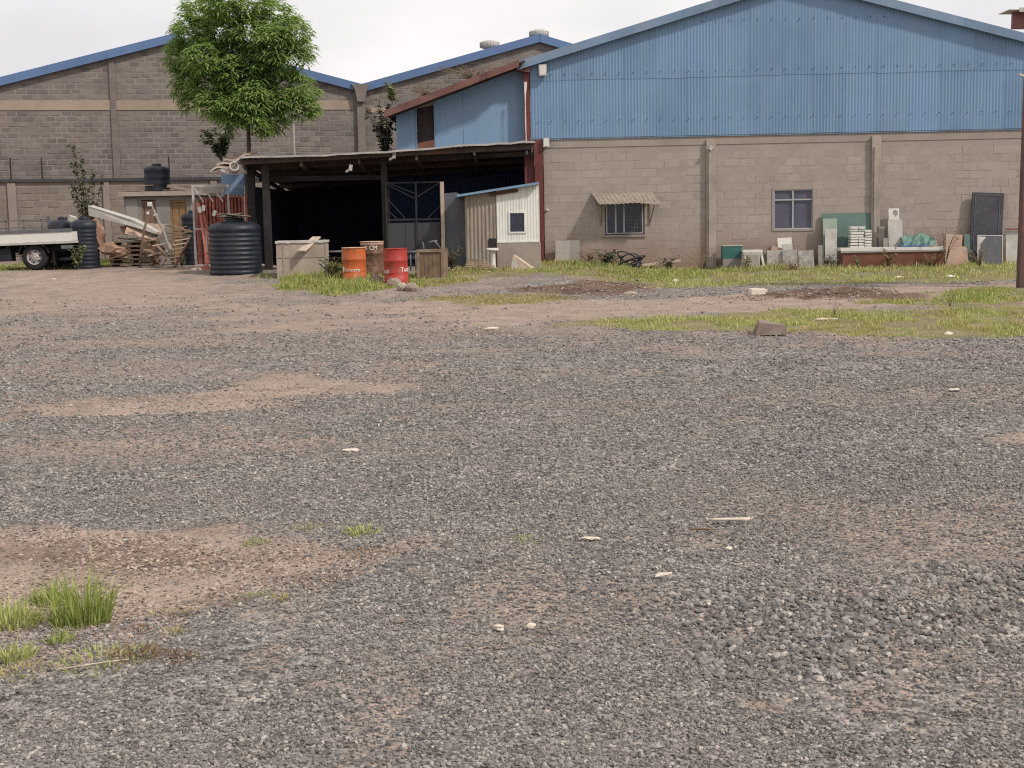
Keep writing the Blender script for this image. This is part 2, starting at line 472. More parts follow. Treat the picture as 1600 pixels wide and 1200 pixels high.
def thing(name, label, cat, loc=(0, 0, 0), rot=(0, 0, 0), group=None):
    o = bpy.data.objects.new(name, None)
    o.empty_display_size = 0.2
    COL.objects.link(o)
    o.location = loc; o.rotation_euler = rot
    return tag(o, label, cat, group)

def dup(root, loc, rot=None, scale=None, label=None):
    r = root.copy(); COL.objects.link(r)
    r.location = loc
    if rot is not None: r.rotation_euler = rot
    if scale is not None: r.scale = scale
    if label: r['label'] = label
    for ch in list(root.children):
        c = ch.copy(); COL.objects.link(c); c.parent = r
        for g in list(ch.children):
            d = g.copy(); COL.objects.link(d); d.parent = c
    return r

def gz(x, y):
    return float(H(x, y))

class Frame:
    """an upright facade: local x runs along it, local y points away from the camera"""
    def __init__(s, loc, yaw):
        s.loc = Vector(loc); s.yaw = yaw
        s.M = Matrix.Translation(s.loc) @ Matrix.Rotation(yaw, 4, 'Z')
        s.I = s.M.inverted()
    def px(s, px, py, yl=0.0):
        o = s.I @ Vector((0, 0, CAMH)); d = (s.I.to_3x3() @ ray(px, py))
        t = (yl - o.y) / d.y
        p = o + d * t
        return p.x, p.z
    def world(s, x, y, z):
        return s.M @ Vector((x, y, z))

def slab(name, label, cat, x0, x1, yt, Y, th, m, lean=0.12, tilt=0.0, yaw=0.0, group=None, base=None, sink=0.02):
    """a board or slab standing on the ground at depth Y, leaning back; pixels give its sides and top"""
    s = F / Y
    c = at((x0 + x1) / 2, yt, Y)
    w = (x1 - x0) / s
    zb = gz(c.x, Y) - sink if base is None else base
    h = c.z - zb
    mb = MB(); mb.b2(-w / 2, w / 2, 0, th, 0, h / math.cos(lean))
    o = mb.build(name, m, None, (c.x, Y, zb), (-lean, tilt, yaw))
    return tag(o, label, cat, group)

# ================================================================== GROUND
DIRT = [  # outline in photo pixels, edge softness (m), strength
    ([(-60, 850), (90, 835), (250, 838), (420, 842), (560, 852), (640, 848), (620, 870), (520, 900), (430, 935), (330, 955), (240, 1000), (130, 1045), (-60, 1065)], 0.38, 0.95),
    ([(-40, 622), (200, 622), (380, 598), (470, 585), (600, 588), (640, 603), (520, 622), (400, 640), (200, 650), (-40, 655)], 0.7, 0.8),
    ([(-40, 690), (200, 685), (420, 688), (620, 690), (420, 702), (200, 710), (-40, 712)], 0.35, 0.55),
    ([(-80, 425), (300, 420), (520, 470), (700, 478), (760, 500), (560, 515), (430, 520), (300, 500), (120, 490), (-80, 500)], 2.2, 0.62),
    ([(560, 474), (800, 470), (1000, 468), (1200, 458), (1400, 448), (1700, 440), (1700, 478), (1400, 482), (1200, 485), (1000, 496), (900, 503), (760, 505), (600, 492)], 0.7, 1.0),
    ([(690, 950), (740, 948), (750, 975), (690, 978)], 0.08, 0.7),
    ([(1105, 618), (1160, 612), (1225, 614), (1180, 625), (1110, 627)], 0.25, 0.75),
    ([(1060, 826), (1130, 826), (1260, 815), (1300, 832), (1150, 845), (1060, 840)], 0.18, 0.55),
    ([(1545, 672), (1640, 665), (1640, 692), (1560, 690)], 0.2, 0.8),
    ([(940, 850), (1020, 852), (1010, 866), (950, 866)], 0.12, 0.5),
    ([(1160, 1100), (1230, 1100), (1230, 1125), (1165, 1122)], 0.06, 0.6),
    ([(1410, 1130), (1480, 1125), (1490, 1145), (1420, 1150)], 0.06, 0.5),
    ([(860, 905), (960, 900), (1100, 905), (1080, 918), (900, 918)], 0.1, 0.35),
    ([(620, 1040), (680, 1038), (670, 1062), (620, 1060)], 0.05, 0.4),
]
SOIL = [  # dark turned earth
    ([(800, 452), (900, 440), (1000, 440), (1030, 452), (980, 464), (860, 462)], 0.5, 0.9),
    ([(1130, 468), (1190, 458), (1300, 452), (1400, 456), (1440, 463), (1360, 470), (1240, 470)], 0.5, 0.95),
    ([(1320, 492), (1480, 478), (1650, 470), (1650, 482), (1450, 490)], 0.5, 0.5),
    ([(-60, 850), (90, 838), (330, 845), (420, 862), (330, 892), (200, 905), (-60, 900)], 0.3, 0.55),
]
GREENS = {  # where grass grows: outline, blades per square metre, (min, max) height, width, material
    'lush': ([(424, 436), (470, 420), (520, 414), (560, 420), (615, 440), (600, 452), (540, 463), (470, 457)], 1500, (0.05, 0.40), 0.022, 'grassg'),
    'wall': ([(600, 440), (700, 420), (860, 410), (1000, 405), (1200, 404), (1400, 402), (1600, 396), (1680, 396), (1680, 436), (1590, 438), (1450, 441), (1250, 445), (1120, 450), (1000, 450), (900, 432), (760, 437), (700, 446), (640, 448)], 620, (0.04, 0.24), 0.022, 'grass'),
    'weedy': ([(600, 440), (660, 424), (760, 416), (860, 410), (1000, 407), (1140, 412), (1180, 424), (1080, 436), (1000, 443), (900, 428), (760, 434), (690, 444), (640, 450)], 750, (0.05, 0.24), 0.024, 'grassg'),
    'mid': ([(650, 468), (700, 464), (760, 460), (880, 459), (860, 474), (740, 480)], 800, (0.03, 0.10), 0.018, 'grassy'),
    'verge': ([(900, 507), (1000, 498), (1080, 494), (1200, 485), (1400, 484), (1500, 478), (1680, 478), (1680, 530), (1400, 528), (1300, 520), (1150, 520), (1050, 517), (960, 510)], 2500, (0.02, 0.13), 0.013, 'grass'),
    'post': ([(1360, 476), (1440, 462), (1480, 452), (1680, 446), (1680, 474), (1500, 476)], 1100, (0.05, 0.17), 0.018, 'grassg'),
    'left': ([(-60, 425), (60, 410), (150, 408), (240, 404), (285, 404), (200, 414), (120, 420)], 700, (0.06, 0.22), 0.026, 'grassg'),
}
DIRTW = [(wpoly(p), e, k) for p, e, k in DIRT]
SOILW = [(wpoly(p), e, k) for p, e, k in SOIL]
GREENW = {k: wpoly(v[0]) for k, v in GREENS.items()}

def field(polys, x, y, seed):
    out = np.zeros(x.shape)
    nz = (fbm(x * 1.3, y * 1.3, seed, 5) - 0.5)
    for poly, e, k in polys:
        px = [p[0] for p in poly]; py = [p[1] for p in poly]
        m = (x > min(px) - 3 * e) & (x < max(px) + 3 * e) & (y > min(py) - 3 * e) & (y < max(py) + 3 * e)
        if not m.any():
            continue
        d = poly_sd(poly, x[m], y[m]) + nz[m] * e * 3.0
        out[m] = np.maximum(out[m], k * sstep(-e, e, d))
    return out

RUTS = [(9.4, .10, .5), (11.0, .10, .5), (12.4, .16, .8), (14.0, .16, .8), (16.6, .04, .6), (18.2, .04, .6), (20.6, .10, .8), (22.2, .10, .8), (7.0, .30, .35), (8.5, .30, .35)]
def ruts(x, y):
    """where wheels have run: 0..1"""
    w = np.zeros(np.shape(x))
    for i, (y0, s, k) in enumerate(RUTS):
        d = np.abs(y - (y0 + s * x + 0.25 * np.sin(x * 0.35 + i // 2)))
        w = np.maximum(w, k * sstep(0.34, 0.08, d) * sstep(0.36, 0.56, fbm(x * 0.35, y * 0.35, 60 + i // 2, 3)))
    return w

def dirt_at(x, y):
    d = field(DIRTW, x, y, 3)
    patch = sstep(0.56, 0.72, fbm(x * 0.45, y * 0.30, 21, 5)) * 0.45        # worn thin patches
    fine = sstep(0.60, 0.75, fbm(x * 2.2, y * 1.6, 31, 4)) * 0.4
    track = sstep(0.58, 0.75, fbm(x * 0.22, y * 1.1, 41, 4)) * 0.45 * sstep(9, 13, y)
    streak = sstep(0.47, 0.68, fbm(x * 0.22 + 3, y * 1.25, 45, 4)) * 0.36 * sstep(6, 10, y) * (0.35 + 0.65 * sstep(3.5, -2.0, x))
    dusty = (0.04 + 0.24 * fbm(x * 0.6, y * 0.9, 47, 4)) * sstep(9, 22, y)
    return np.clip(np.maximum.reduce([d, patch, fine, track, streak, ruts(x, y) * 0.34]) + dusty, 0, 1)

def soil_at(x, y):
    return field(SOILW, x, y, 5)

def green_at(x, y):
    g = np.zeros(x.shape)
    for k, poly in GREENW.items():
        g = np.maximum(g, sstep(-0.35, 0.35, poly_sd(poly, x, y) + (fbm(x * 1.5, y * 1.5, 8, 3) - 0.5) * 1.2))
    return g

def relief(x, y, dirt=None, soil=None):
    """small bumps: stones lie uneven, wheels have pressed ruts, clods stand proud"""
    n = (fbm(x * 0.8, y * 0.8, 1, 3) - 0.5) * 0.055 + (fbm(x * 3.6, y * 3.6, 2, 2) - 0.5) * 0.03
    n = n + (fbm(x * 0.35, y * 1.7, 6, 3) - 0.5) * 0.045 - ruts(x, y) * 0.03
    if soil is not None:
        n = n + soil * (fbm(x * 1.2, y * 5.0, 9, 4) - 0.45) * 0.28 * sstep(12, 20, y)
    return n

def axis(parts):
    out = [parts[0][0]]
    for a, b, n in parts:
        out += list(np.linspace(a, b, n + 1)[1:])
    return np.array(out)

gx = axis([(-1500, -200, 5), (-200, -40, 6), (-40, -14, 30), (-14, -4, 90), (-4, 4, 170), (4, 15, 100), (15, 40, 28), (40, 200, 6), (200, 1500, 5)])
gy = axis([(-1500, -100, 4), (-100, -10, 5), (-10, 2.6, 18), (2.6, 11, 180), (11, 40, 330), (40, 60, 40), (60, 200, 8), (200, 1500, 5)])
GX, GY = np.meshgrid(gx, gy)
fx, fy = GX.ravel(), GY.ravel()
g_dirt, g_soil, g_green = dirt_at(fx, fy), soil_at(fx, fy), green_at(fx, fy)
near = (np.abs(fx) < 60) & (fy < 70) & (fy > -12)
g_rel = np.where(near, relief(fx, fy, g_dirt, g_soil), 0.0)
fz = H(fx, fy) + g_rel
me = bpy.data.meshes.new('ground')
nx, ny = len(gx), len(gy)
idx = np.arange(nx * ny).reshape(ny, nx)
quads = np.stack([idx[:-1, :-1], idx[:-1, 1:], idx[1:, 1:], idx[1:, :-1]], -1).reshape(-1, 4)
me.vertices.add(nx * ny)
me.vertices.foreach_set('co', np.stack([fx, fy, fz], -1).ravel())
me.loops.add(quads.size)
me.loops.foreach_set('vertex_index', quads.ravel())
me.polygons.add(len(quads))
me.polygons.foreach_set('loop_start', np.arange(0, quads.size, 4))
me.polygons.foreach_set('loop_total', np.full(len(quads), 4))
me.polygons.foreach_set('use_smooth', np.ones(len(quads), bool))
for nm, arr in (('dirt', g_dirt), ('soil', g_soil), ('green', g_green)):
    a = me.attributes.new(nm, 'FLOAT', 'POINT')
    a.data.foreach_set('value', arr.astype(np.float32))
me.update(); me.validate()

GRAVEL_STOPS = [(0.0, (0.07, 0.064, 0.06)), (0.3, (0.145, 0.133, 0.126)), (0.6, (0.23, 0.212, 0.2)), (0.85, (0.32, 0.295, 0.275)), (1.0, (0.45, 0.405, 0.365))]
def ground_mat():
    m, t, b = newmat('yard_ground')
    pos = nn(t, 'ShaderNodeNewGeometry').outputs['Position']
    def attr(n):
        return nn(t, 'ShaderNodeAttribute', attribute_name=n).outputs['Fac']
    def vor(scale, out='Color'):
        v = nn(t, 'ShaderNodeTexVoronoi')
        v.inputs['Scale'].default_value = scale
        t.links.new(pos, v.inputs['Vector'])
        return v.outputs[out]
    def first(c):
        sp = nn(t, 'ShaderNodeSeparateColor'); t.links.new(c, sp.inputs[0]); return sp.outputs[0]
    v1, v2 = first(vor(52)), first(vor(19))
    k = mth(t, 'ADD', mth(t, 'MULTIPLY', v1, 0.62), mth(t, 'MULTIPLY', v2, 0.38))
    k = mth(t, 'ADD', mth(t, 'MULTIPLY', mth(t, 'SUBTRACT', k, 0.5), 1.25), 0.52)
    k = mth(t, 'ADD', k, mth(t, 'MULTIPLY', mth(t, 'SUBTRACT', noise(t, 0.9, 5), 0.5), 0.5))
    k = mth(t, 'ADD', k, mth(t, 'MULTIPLY', mth(t, 'SUBTRACT', noise(t, 7.0, 3), 0.5), 0.5))
    grav = ramp(t, k, GRAVEL_STOPS)
    d1 = noise(t, 2.2, 6); d2 = noise(t, 26, 5)
    dk = mth(t, 'ADD', mth(t, 'MULTIPLY', d1, 0.5), mth(t, 'MULTIPLY', d2, 0.5))
    dcol = ramp(t, dk, [(0.33, (0.19, 0.145, 0.12)), (0.48, (0.31, 0.24, 0.196)), (0.62, (0.395, 0.31, 0.257))])
    scol = ramp(t, dk, [(0.36, (0.075, 0.048, 0.035)), (0.52, (0.15, 0.10, 0.075)), (0.66, (0.24, 0.17, 0.13))])
    gcol = ramp(t, dk, [(0.36, (0.12, 0.105, 0.05)), (0.52, (0.23, 0.20, 0.105)), (0.66, (0.34, 0.28, 0.17))])
    # soil works up between the stones: edge of the mask broken by stone pattern
    dm = mth(t, 'ADD', attr('dirt'), mth(t, 'MULTIPLY', mth(t, 'SUBTRACT', v1, 0.5), 0.55))
    dm = ramp(t, mth(t, 'ADD', dm, mth(t, 'MULTIPLY', mth(t, 'SUBTRACT', d2, 0.5), 0.7)), [(0.3, 0.0), (0.62, 1.0)])
    col = mixc(t, dm, grav, dcol)
    sm = ramp(t, mth(t, 'ADD', attr('soil'), mth(t, 'MULTIPLY', mth(t, 'SUBTRACT', d2, 0.5), 1.2)), [(0.35, 0.0), (0.7, 1.0)])
    col = mixc(t, sm, col, scol)
    gm = ramp(t, mth(t, 'ADD', attr('green'), mth(t, 'MULTIPLY', mth(t, 'SUBTRACT', d2, 0.5), 0.9)), [(0.3, 0.0), (0.75, 0.85)])
    col = mixc(t, gm, col, gcol)
    t.links.new(col, b.inputs['Base Color'])
    b.inputs['Roughness'].default_value = 0.95
    b.inputs['Specular IOR Level'].default_value = 0.15
    hgt = mth(t, 'ADD', mth(t, 'MULTIPLY', vor(52, 'Distance'), -0.8), mth(t, 'MULTIPLY', vor(19, 'Distance'), -0.9))
    hgt = mth(t, 'ADD', hgt, mth(t, 'MULTIPLY', d2, 0.9))
    bp = nn(t, 'ShaderNodeBump')
    bp.inputs['Strength'].default_value = 0.9
    bp.inputs['Distance'].default_value = 0.018
    t.links.new(hgt, bp.inputs['Height'])
    t.links.new(bp.outputs['Normal'], b.inputs['Normal'])
    return m
me.materials.append(ground_mat())
ground = bpy.data.objects.new('ground', me)
COL.objects.link(ground)
ground['kind'] = 'structure'

# ------------------------------------------------------------------ loose stones and clods (geometry nodes, nobody could count them)
def stone_mat(name, stops, rough=0.9):
    m, t, b = newmat(name)
    r = nn(t, 'ShaderNodeObjectInfo').outputs['Random']
    k = mth(t, 'ADD', r, mth(t, 'MULTIPLY', mth(t, 'SUBTRACT', noise(t, 60, 3), 0.5), 0.35))
    dust = mth(t, 'MULTIPLY', ramp(t, noise(t, 0.7, 4), [(0.35, 0.0), (0.68, 1.0)]), 0.42)
    t.links.new(mixc(t, dust, ramp(t, k, stops), (0.285, 0.245, 0.215)), b.inputs['Base Color'])
    b.inputs['Roughness'].default_value = rough
    b.inputs['Specular IOR Level'].default_value = 0.25
    return m
M['gravel'] = stone_mat('gravel_stone', [(0.0, (0.085, 0.079, 0.078)), (0.35, (0.142, 0.134, 0.13)), (0.7, (0.225, 0.211, 0.203)), (0.93, (0.325, 0.298, 0.275)), (1.0, (0.47, 0.425, 0.38))])
M['clod'] = stone_mat('earth_clod', [(0.0, (0.08, 0.052, 0.042)), (0.2, (0.18, 0.13, 0.10)), (0.5, (0.32, 0.245, 0.20)), (1.0, (0.43, 0.345, 0.29))], 0.95)

def scatter_group(m, sub, flat):
    g = bpy.data.node_groups.new('scatter', 'GeometryNodeTree')
    g.interface.new_socket('Geometry', in_out='INPUT', socket_type='NodeSocketGeometry')
    g.interface.new_socket('Geometry', in_out='OUTPUT', socket_type='NodeSocketGeometry')
    gi, go = g.nodes.new('NodeGroupInput'), g.nodes.new('NodeGroupOutput')
    g2i = g.nodes.new('GeometryNodeGeometryToInstance')
    for v in range(7):
        ico = g.nodes.new('GeometryNodeMeshIcoSphere')
        ico.inputs['Radius'].default_value = 0.5
        ico.inputs['Subdivisions'].default_value = sub
        rv = g.nodes.new('FunctionNodeRandomValue'); rv.data_type = 'FLOAT_VECTOR'
        k = 0.17
        rv.inputs[0].default_value = (-k, -k, -k); rv.inputs[1].default_value = (k, k, k)
        rv.inputs['Seed'].default_value = 17 * v + 3
        sp = g.nodes.new('GeometryNodeSetPosition')
        g.links.new(ico.outputs['Mesh'], sp.inputs['Geometry'])
        g.links.new(rv.outputs[0], sp.inputs['Offset'])
        tr = g.nodes.new('GeometryNodeTransform')
        tr.inputs['Scale'].default_value = (1.0, 0.6 + 0.07 * (v % 5), flat + 0.06 * (v % 3))
        g.links.new(sp.outputs['Geometry'], tr.inputs['Geometry'])
        sm = g.nodes.new('GeometryNodeSetMaterial'); sm.inputs['Material'].default_value = m
        g.links.new(tr.outputs['Geometry'], sm.inputs['Geometry'])
        g.links.new(sm.outputs['Geometry'], g2i.inputs[0])
    iop = g.nodes.new('GeometryNodeInstanceOnPoints')
    iop.inputs['Pick Instance'].default_value = True
    g.links.new(gi.outputs[0], iop.inputs['Points'])
    g.links.new(g2i.outputs[0], iop.inputs['Instance'])
    ri = g.nodes.new('FunctionNodeRandomValue'); ri.data_type = 'INT'
    [s for s in ri.inputs if s.name == 'Min' and s.type == 'INT'][0].default_value = 0
    [s for s in ri.inputs if s.name == 'Max' and s.type == 'INT'][0].default_value = 6
    g.links.new([s for s in ri.outputs if s.type == 'INT'][0], iop.inputs['Instance Index'])
    rr = g.nodes.new('FunctionNodeRandomValue'); rr.data_type = 'FLOAT_VECTOR'
    rr.inputs[0].default_value = (-0.5, -0.5, 0); rr.inputs[1].default_value = (0.5, 0.5, 6.283)
    e2r = g.nodes.new('FunctionNodeEulerToRotation')
    g.links.new(rr.outputs[0], e2r.inputs[0])
    g.links.new(e2r.outputs[0], iop.inputs['Rotation'])
    na = g.nodes.new('GeometryNodeInputNamedAttribute'); na.data_type = 'FLOAT'
    na.inputs['Name'].default_value = 'size'
    g.links.new(na.outputs[0], iop.inputs['Scale'])
    g.links.new(iop.outputs[0], go.inputs[0])
    return g

def scatter(name, label, cat, x, y, size, m, sub=1, flat=0.58, sunk=0.12):
    so = soil_at(x, y)
    z = H(x, y) + relief(x, y, None, so) + size * sunk
    me = bpy.data.meshes.new(name)
    me.vertices.add(len(x))
    me.vertices.foreach_set('co', np.stack([x, y, z], -1).ravel())
    a = me.attributes.new('size', 'FLOAT', 'POINT')
    a.data.foreach_set('value', size.astype(np.float32))
    me.materials.append(m)
    me.update()
    o = bpy.data.objects.new(name, me)
    COL.objects.link(o)
    md = o.modifiers.new('scatter', 'NODES')
    md.node_group = scatter_group(m, sub, flat)
    o['kind'] = 'stuff'
    return tag(o, label, cat)

def wedge(y0, y1, dens, margin=1.22, falloff=0.0):
    k = 0.364 * margin
    n = int(dens * (y1 * y1 - y0 * y0) * k)
    y = np.sqrt(rng.uniform(y0 * y0, y1 * y1, n))
    x = rng.uniform(-1, 1, n) * k * y
    return x, y

def gravel_points():
    X, Y, Z = [], [], []
    coarse_poly = wpoly([(1080, 985), (1200, 935), (1400, 915), (1640, 885), (1640, 1010), (1500, 1030), (1330, 1070), (1150, 1065), (1080, 1030)])
    for y0, y1, dens, s0, s1 in ((3.0, 5.4, 9000, 0.007, 0.0225), (5.4, 8.5, 4800, 0.009, 0.027), (8.5, 13.5, 1800, 0.012, 0.034), (13.5, 20, 480, 0.018, 0.046), (20, 31, 75, 0.03, 0.07)):
        x, y = wedge(y0, y1, dens)
        d = dirt_at(x, y); s = soil_at(x, y)
        keep = rng.random(len(x)) > np.clip(d * 1.15 + s * 0.6, 0, 0.96)
        keep &= rng.random(len(x)) < 0.35 + 0.65 * sstep(0.33, 0.5, fbm(x * 0.9, y * 0.6, 51, 4)) * (0.75 + 0.25 * sstep(0.4, 0.6, fbm(x * 3, y * 3, 57, 3)))
        if y0 > 12:
            keep &= green_at(x, y) < 0.5
        x, y = x[keep], y[keep]
        size = s0 + (s1 - s0) * rng.random(len(x)) ** 2.2
        X.append(x); Y.append(y); Z.append(size)
    # a coarse patch low on the right
    cx = [p[0] for p in coarse_poly]; cy = [p[1] for p in coarse_poly]
    n = int(2400 * (max(cx) - min(cx)) * (max(cy) - min(cy)))
    x = rng.uniform(min(cx), max(cx), n); y = rng.uniform(min(cy), max(cy), n)
    keep = poly_sd(coarse_poly, x, y) + (fbm(x * 2, y * 2, 61, 4) - 0.5) * 1.6 + rng.normal(0, 0.16, n) > 0
    x, y = x[keep], y[keep]
    X.append(x); Y.append(y); Z.append(0.014 + 0.032 * rng.random(len(x)) ** 2)
    return np.concatenate(X), np.concatenate(Y), np.concatenate(Z)
scatter('gravel', 'loose grey crushed stone covering the whole yard', 'gravel', *gravel_points(), M['gravel'])

def clod_points():
    X, Y, Z = [], [], []
    for poly, n, s0, s1 in ((DIRTW[0][0], 20000, 0.005, 0.034), (SOILW[0][0], 2600, 0.02, 0.085), (SOILW[1][0], 3000, 0.02, 0.085), (DIRTW[4][0], 1600, 0.02, 0.07), (DIRTW[1][0], 2500, 0.015, 0.05)):
        px = [p[0] for p in poly]; py = [p[1] for p in poly]
        x = rng.uniform(min(px) - .3, max(px) + .3, n * 2); y = rng.uniform(min(py) - .3, max(py) + .3, n * 2)
        nz = fbm(x * 2, y * 2, 71, 4)
        keep = (poly_sd(poly, x, y) + (nz - 0.5) * 0.8 > 0) & (rng.random(len(x)) < 0.15 + 0.85 * sstep(0.4, 0.6, nz))
        x, y = x[keep][:n], y[keep][:n]
        X.append(x); Y.append(y); Z.append(s0 + (s1 - s0) * rng.random(len(x)) ** 2.5)
    return np.concatenate(X), np.concatenate(Y), np.concatenate(Z)
scatter('earth_clods', 'brown earth clods and crumbs strewn over the bare soil', 'clods', *clod_points(), M['clod'], 1, 0.26, 0.03)

# ------------------------------------------------------------------ grass
def blades(name, x, y, z, h, w, m, lean=0.5, dirs=None):
    n = len(x)
    a = rng.uniform(0, 2 * math.pi, n)
    dx, dy = np.cos(a), np.sin(a)
    b = a + rng.normal(0, 0.9, n) + math.pi / 2
    if dirs is not None:
        b = dirs + rng.normal(0, 0.5, n)
    lx, ly = np.cos(b), np.sin(b)
    ln = np.abs(rng.normal(0, lean, n)) * h
    v = np.zeros((n, 5, 3))
    v[:, 0] = np.stack([x - dx * w / 2, y - dy * w / 2, z], -1)
    v[:, 1] = np.stack([x + dx * w / 2, y + dy * w / 2, z], -1)
    v[:, 2] = np.stack([x - dx * w * .4 + lx * ln * .35, y - dy * w * .4 + ly * ln * .35, z + h * .6], -1)
    v[:, 3] = np.stack([x + dx * w * .4 + lx * ln * .35, y + dy * w * .4 + ly * ln * .35, z + h * .6], -1)
    v[:, 4] = np.stack([x + lx * ln, y + ly * ln, z + h * (1 - 0.25 * np.minimum(1, ln / np.maximum(h, 1e-4)))], -1)
    base = (np.arange(n) * 5)[:, None]
    q = (base + np.array([0, 1, 3, 2])); t = (base + np.array([2, 3, 4]))
    me = bpy.data.meshes.new(name)
    me.vertices.add(n * 5); me.vertices.foreach_set('co', v.ravel())
    li = np.concatenate([q.ravel(), t.ravel()])
    me.loops.add(len(li)); me.loops.foreach_set('vertex_index', li)
    me.polygons.add(2 * n)
    me.polygons.foreach_set('loop_start', np.concatenate([np.arange(n) * 4, 4 * n + np.arange(n) * 3]))
    me.polygons.foreach_set('loop_total', np.concatenate([np.full(n, 4), np.full(n, 3)]))
    me.materials.append(m)
    me.update(); me.validate()
    return me

GRASS_LABEL = {'lush': 'lush green grass growing in front of the drums and the concrete box',
               'wall': 'rough yellow green grass growing along the foot of the blue gabled warehouse',
               'weedy': 'taller green weedy grass from the red drum along the wall to the left pilaster',
               'mid': 'thin yellow grass beside the gravel heap',
               'verge': 'strip of short grass between gravel yard and dirt track',
               'post': 'green grass round the foot of the brown steel post',
               'left': 'grass fringe beside the flatbed truck and scrap timber'}
for key, (poly, dens, (h0, h1), w, mk) in GREENS.items():
    pw = GREENW[key]
    px = [p[0] for p in pw]; py = [p[1] for p in pw]
    x0, x1, y0, y1 = min(px) - .6, max(px) + .6, min(py) - .6, max(py) + .6
    n = int(dens * (x1 - x0) * (y1 - y0))
    x = rng.uniform(x0, x1, n); y = rng.uniform(y0, y1, n)
    clump = fbm(x * 1.1, y * 1.1, 81, 4)
    sdv = poly_sd(pw, x, y) + (fbm(x * 1.5, y * 1.5, 8, 3) - 0.5) * 1.6 + rng.normal(0, 0.12, n)
    keep = (sdv > 0) & (rng.random(n) < 0.06 + 0.94 * sstep(0.46, 0.58, 0.55 * clump + 0.45 * fbm(x * 4, y * 4, 83, 3))) & (soil_at(x, y) < 0.5)
    x, y, clump, sdv = x[keep], y[keep], clump[keep], sdv[keep]
    k = sstep(0.38, 0.62, 0.5 * clump + 0.5 * fbm(x * 3.3, y * 3.3, 85, 3)) * (0.5 + 0.5 * sstep(0, 1.0, sdv))
    h = (h0 + (h1 - h0) * k * rng.random(len(x)) ** 1.5) * (0.6 + 0.4 * rng.random(len(x)))
    if key == 'wall':                           # taller right under the wall
        h *= 0.75 + 0.55 * sstep(36.0, 38.8, y)
    z = H(x, y) + relief(x, y, None, soil_at(x, y)) - 0.01
    dry = rng.random(len(x)) < 0.12 + 0.5 * sstep(0.5, 0.66, fbm(x * 1.7, y * 1.7, 91, 3))
    for nm, sel, mm, lab, hk in (('grass', ~dry, mk, GRASS_LABEL[key], 1.0), ('dry_grass', dry, 'leafdry' if mk == 'grassy' else 'grassy', 'pale dry blades among the ' + GRASS_LABEL[key], 1.15)):
        o = bpy.data.objects.new(nm, blades(nm, x[sel], y[sel], z[sel], h[sel] * hk, np.full(int(sel.sum()), w * (1 if nm == 'grass' else .8)), M[mm]))
        COL.objects.link(o)
        tag(o, lab, 'grass', None, 'stuff')

def tuft(name, label, px, py, n, h0, h1, r, m, w=0.006, lean=0.45, group=None, cat='grass tuft'):
    p = gp(px, py)
    a = rng.uniform(0, 2 * math.pi, n); q = r * np.sqrt(rng.random(n))
    x = q * np.cos(a); y = q * np.sin(a)
    zz = H(p.x + x, p.y + y) + relief(p.x + x, p.y + y) - p.z - 0.008
    h = (h0 + (h1 - h0) * rng.random(n) ** 2.0) * (1.2 - 0.65 * q / r)
    me = blades(name, x, y, zz, h, np.full(n, w), M[m], lean, a)
    o = bpy.data.objects.new(name, me)
    o.location = p
    COL.objects.link(o)
    return tag(o, label, cat, group)

tuft('grass_tuft', 'tall bright green grass tuft on the bare soil, the largest in the yard', 128, 972, 460, 0.06, 0.36, 0.12, 'grassg', 0.006, 0.5)
tuft('grass_tuft', 'low yellow green tuft just behind the tall grass tuft', 80, 940, 160, 0.06, 0.15, 0.08, 'grassg', 0.007, 0.6)
tuft('grass_tuft', 'feathery green weed at the left edge of the bare soil', 14, 975, 300, 0.06, 0.17, 0.13, 'grass', 0.008, 0.9)
tuft('grass_tuft', 'small green weed in front of the feathery weed at the picture edge', 22, 1030, 170, 0.04, 0.11, 0.09, 'grass', 0.007, 0.9)
tuft('grass_tuft', 'sparse short tuft at the near foot of the tall grass tuft', 95, 1005, 70, 0.04, 0.10, 0.05, 'grassg', 0.006, 0.6)
tuft('dry_weed', 'flat yellowing weed mat on the near edge of the bare soil', 165, 1040, 420, 0.015, 0.055, 0.18, 'grass', 0.006, 1.2)
tuft('dry_weed', 'reddish brown dry weed beside the yellowing weed mat', 215, 1035, 220, 0.02, 0.06, 0.10, 'weedred', 0.006, 1.2)
tuft('dry_weed', 'dry reddish weed at the outer tip of the near soil edge', 278, 1040, 160, 0.02, 0.055, 0.09, 'weedred', 0.006, 1.2)
tuft('dry_weed', 'yellow green weed lying in the near corner below the picture edge weeds', 25, 1058, 300, 0.015, 0.05, 0.14, 'grassy', 0.006, 1.2)
tuft('dry_weed', 'brown weed sprig on the gravel right of the tall grass tuft', 220, 985, 70, 0.02, 0.05, 0.05, 'weedred', 0.005, 1.0)
tuft('dry_weed', 'lone dry weed sprig on gravel below the soil tip', 272, 990, 80, 0.02, 0.05, 0.05, 'grassy', 0.005, 1.0)
tuft('dry_weed', 'small pale sprig on the lower edge of the bare soil, nearest the mid sprigs', 252, 958, 60, 0.02, 0.045, 0.05, 'grassy', 0.005, 1.0)
tuft('dry_weed', 'brown sprig with a pale straw beside it', 285, 962, 70, 0.02, 0.05, 0.05, 'weedred', 0.005, 1.0)
tuft('dry_weed', 'green sprig at the soil edge beside a straw', 395, 938, 70, 0.02, 0.05, 0.05, 'grass', 0.005, 1.0)
tuft('dry_weed', 'dry sprig farthest along the lower soil edge', 440, 942, 70, 0.02, 0.045, 0.05, 'grassy', 0.005, 1.0)
tuft('dry_weed', 'brown dry sprig between two green sprigs on the soil edge', 366, 948, 60, 0.02, 0.045, 0.05, 'weedred', 0.005, 1.0)
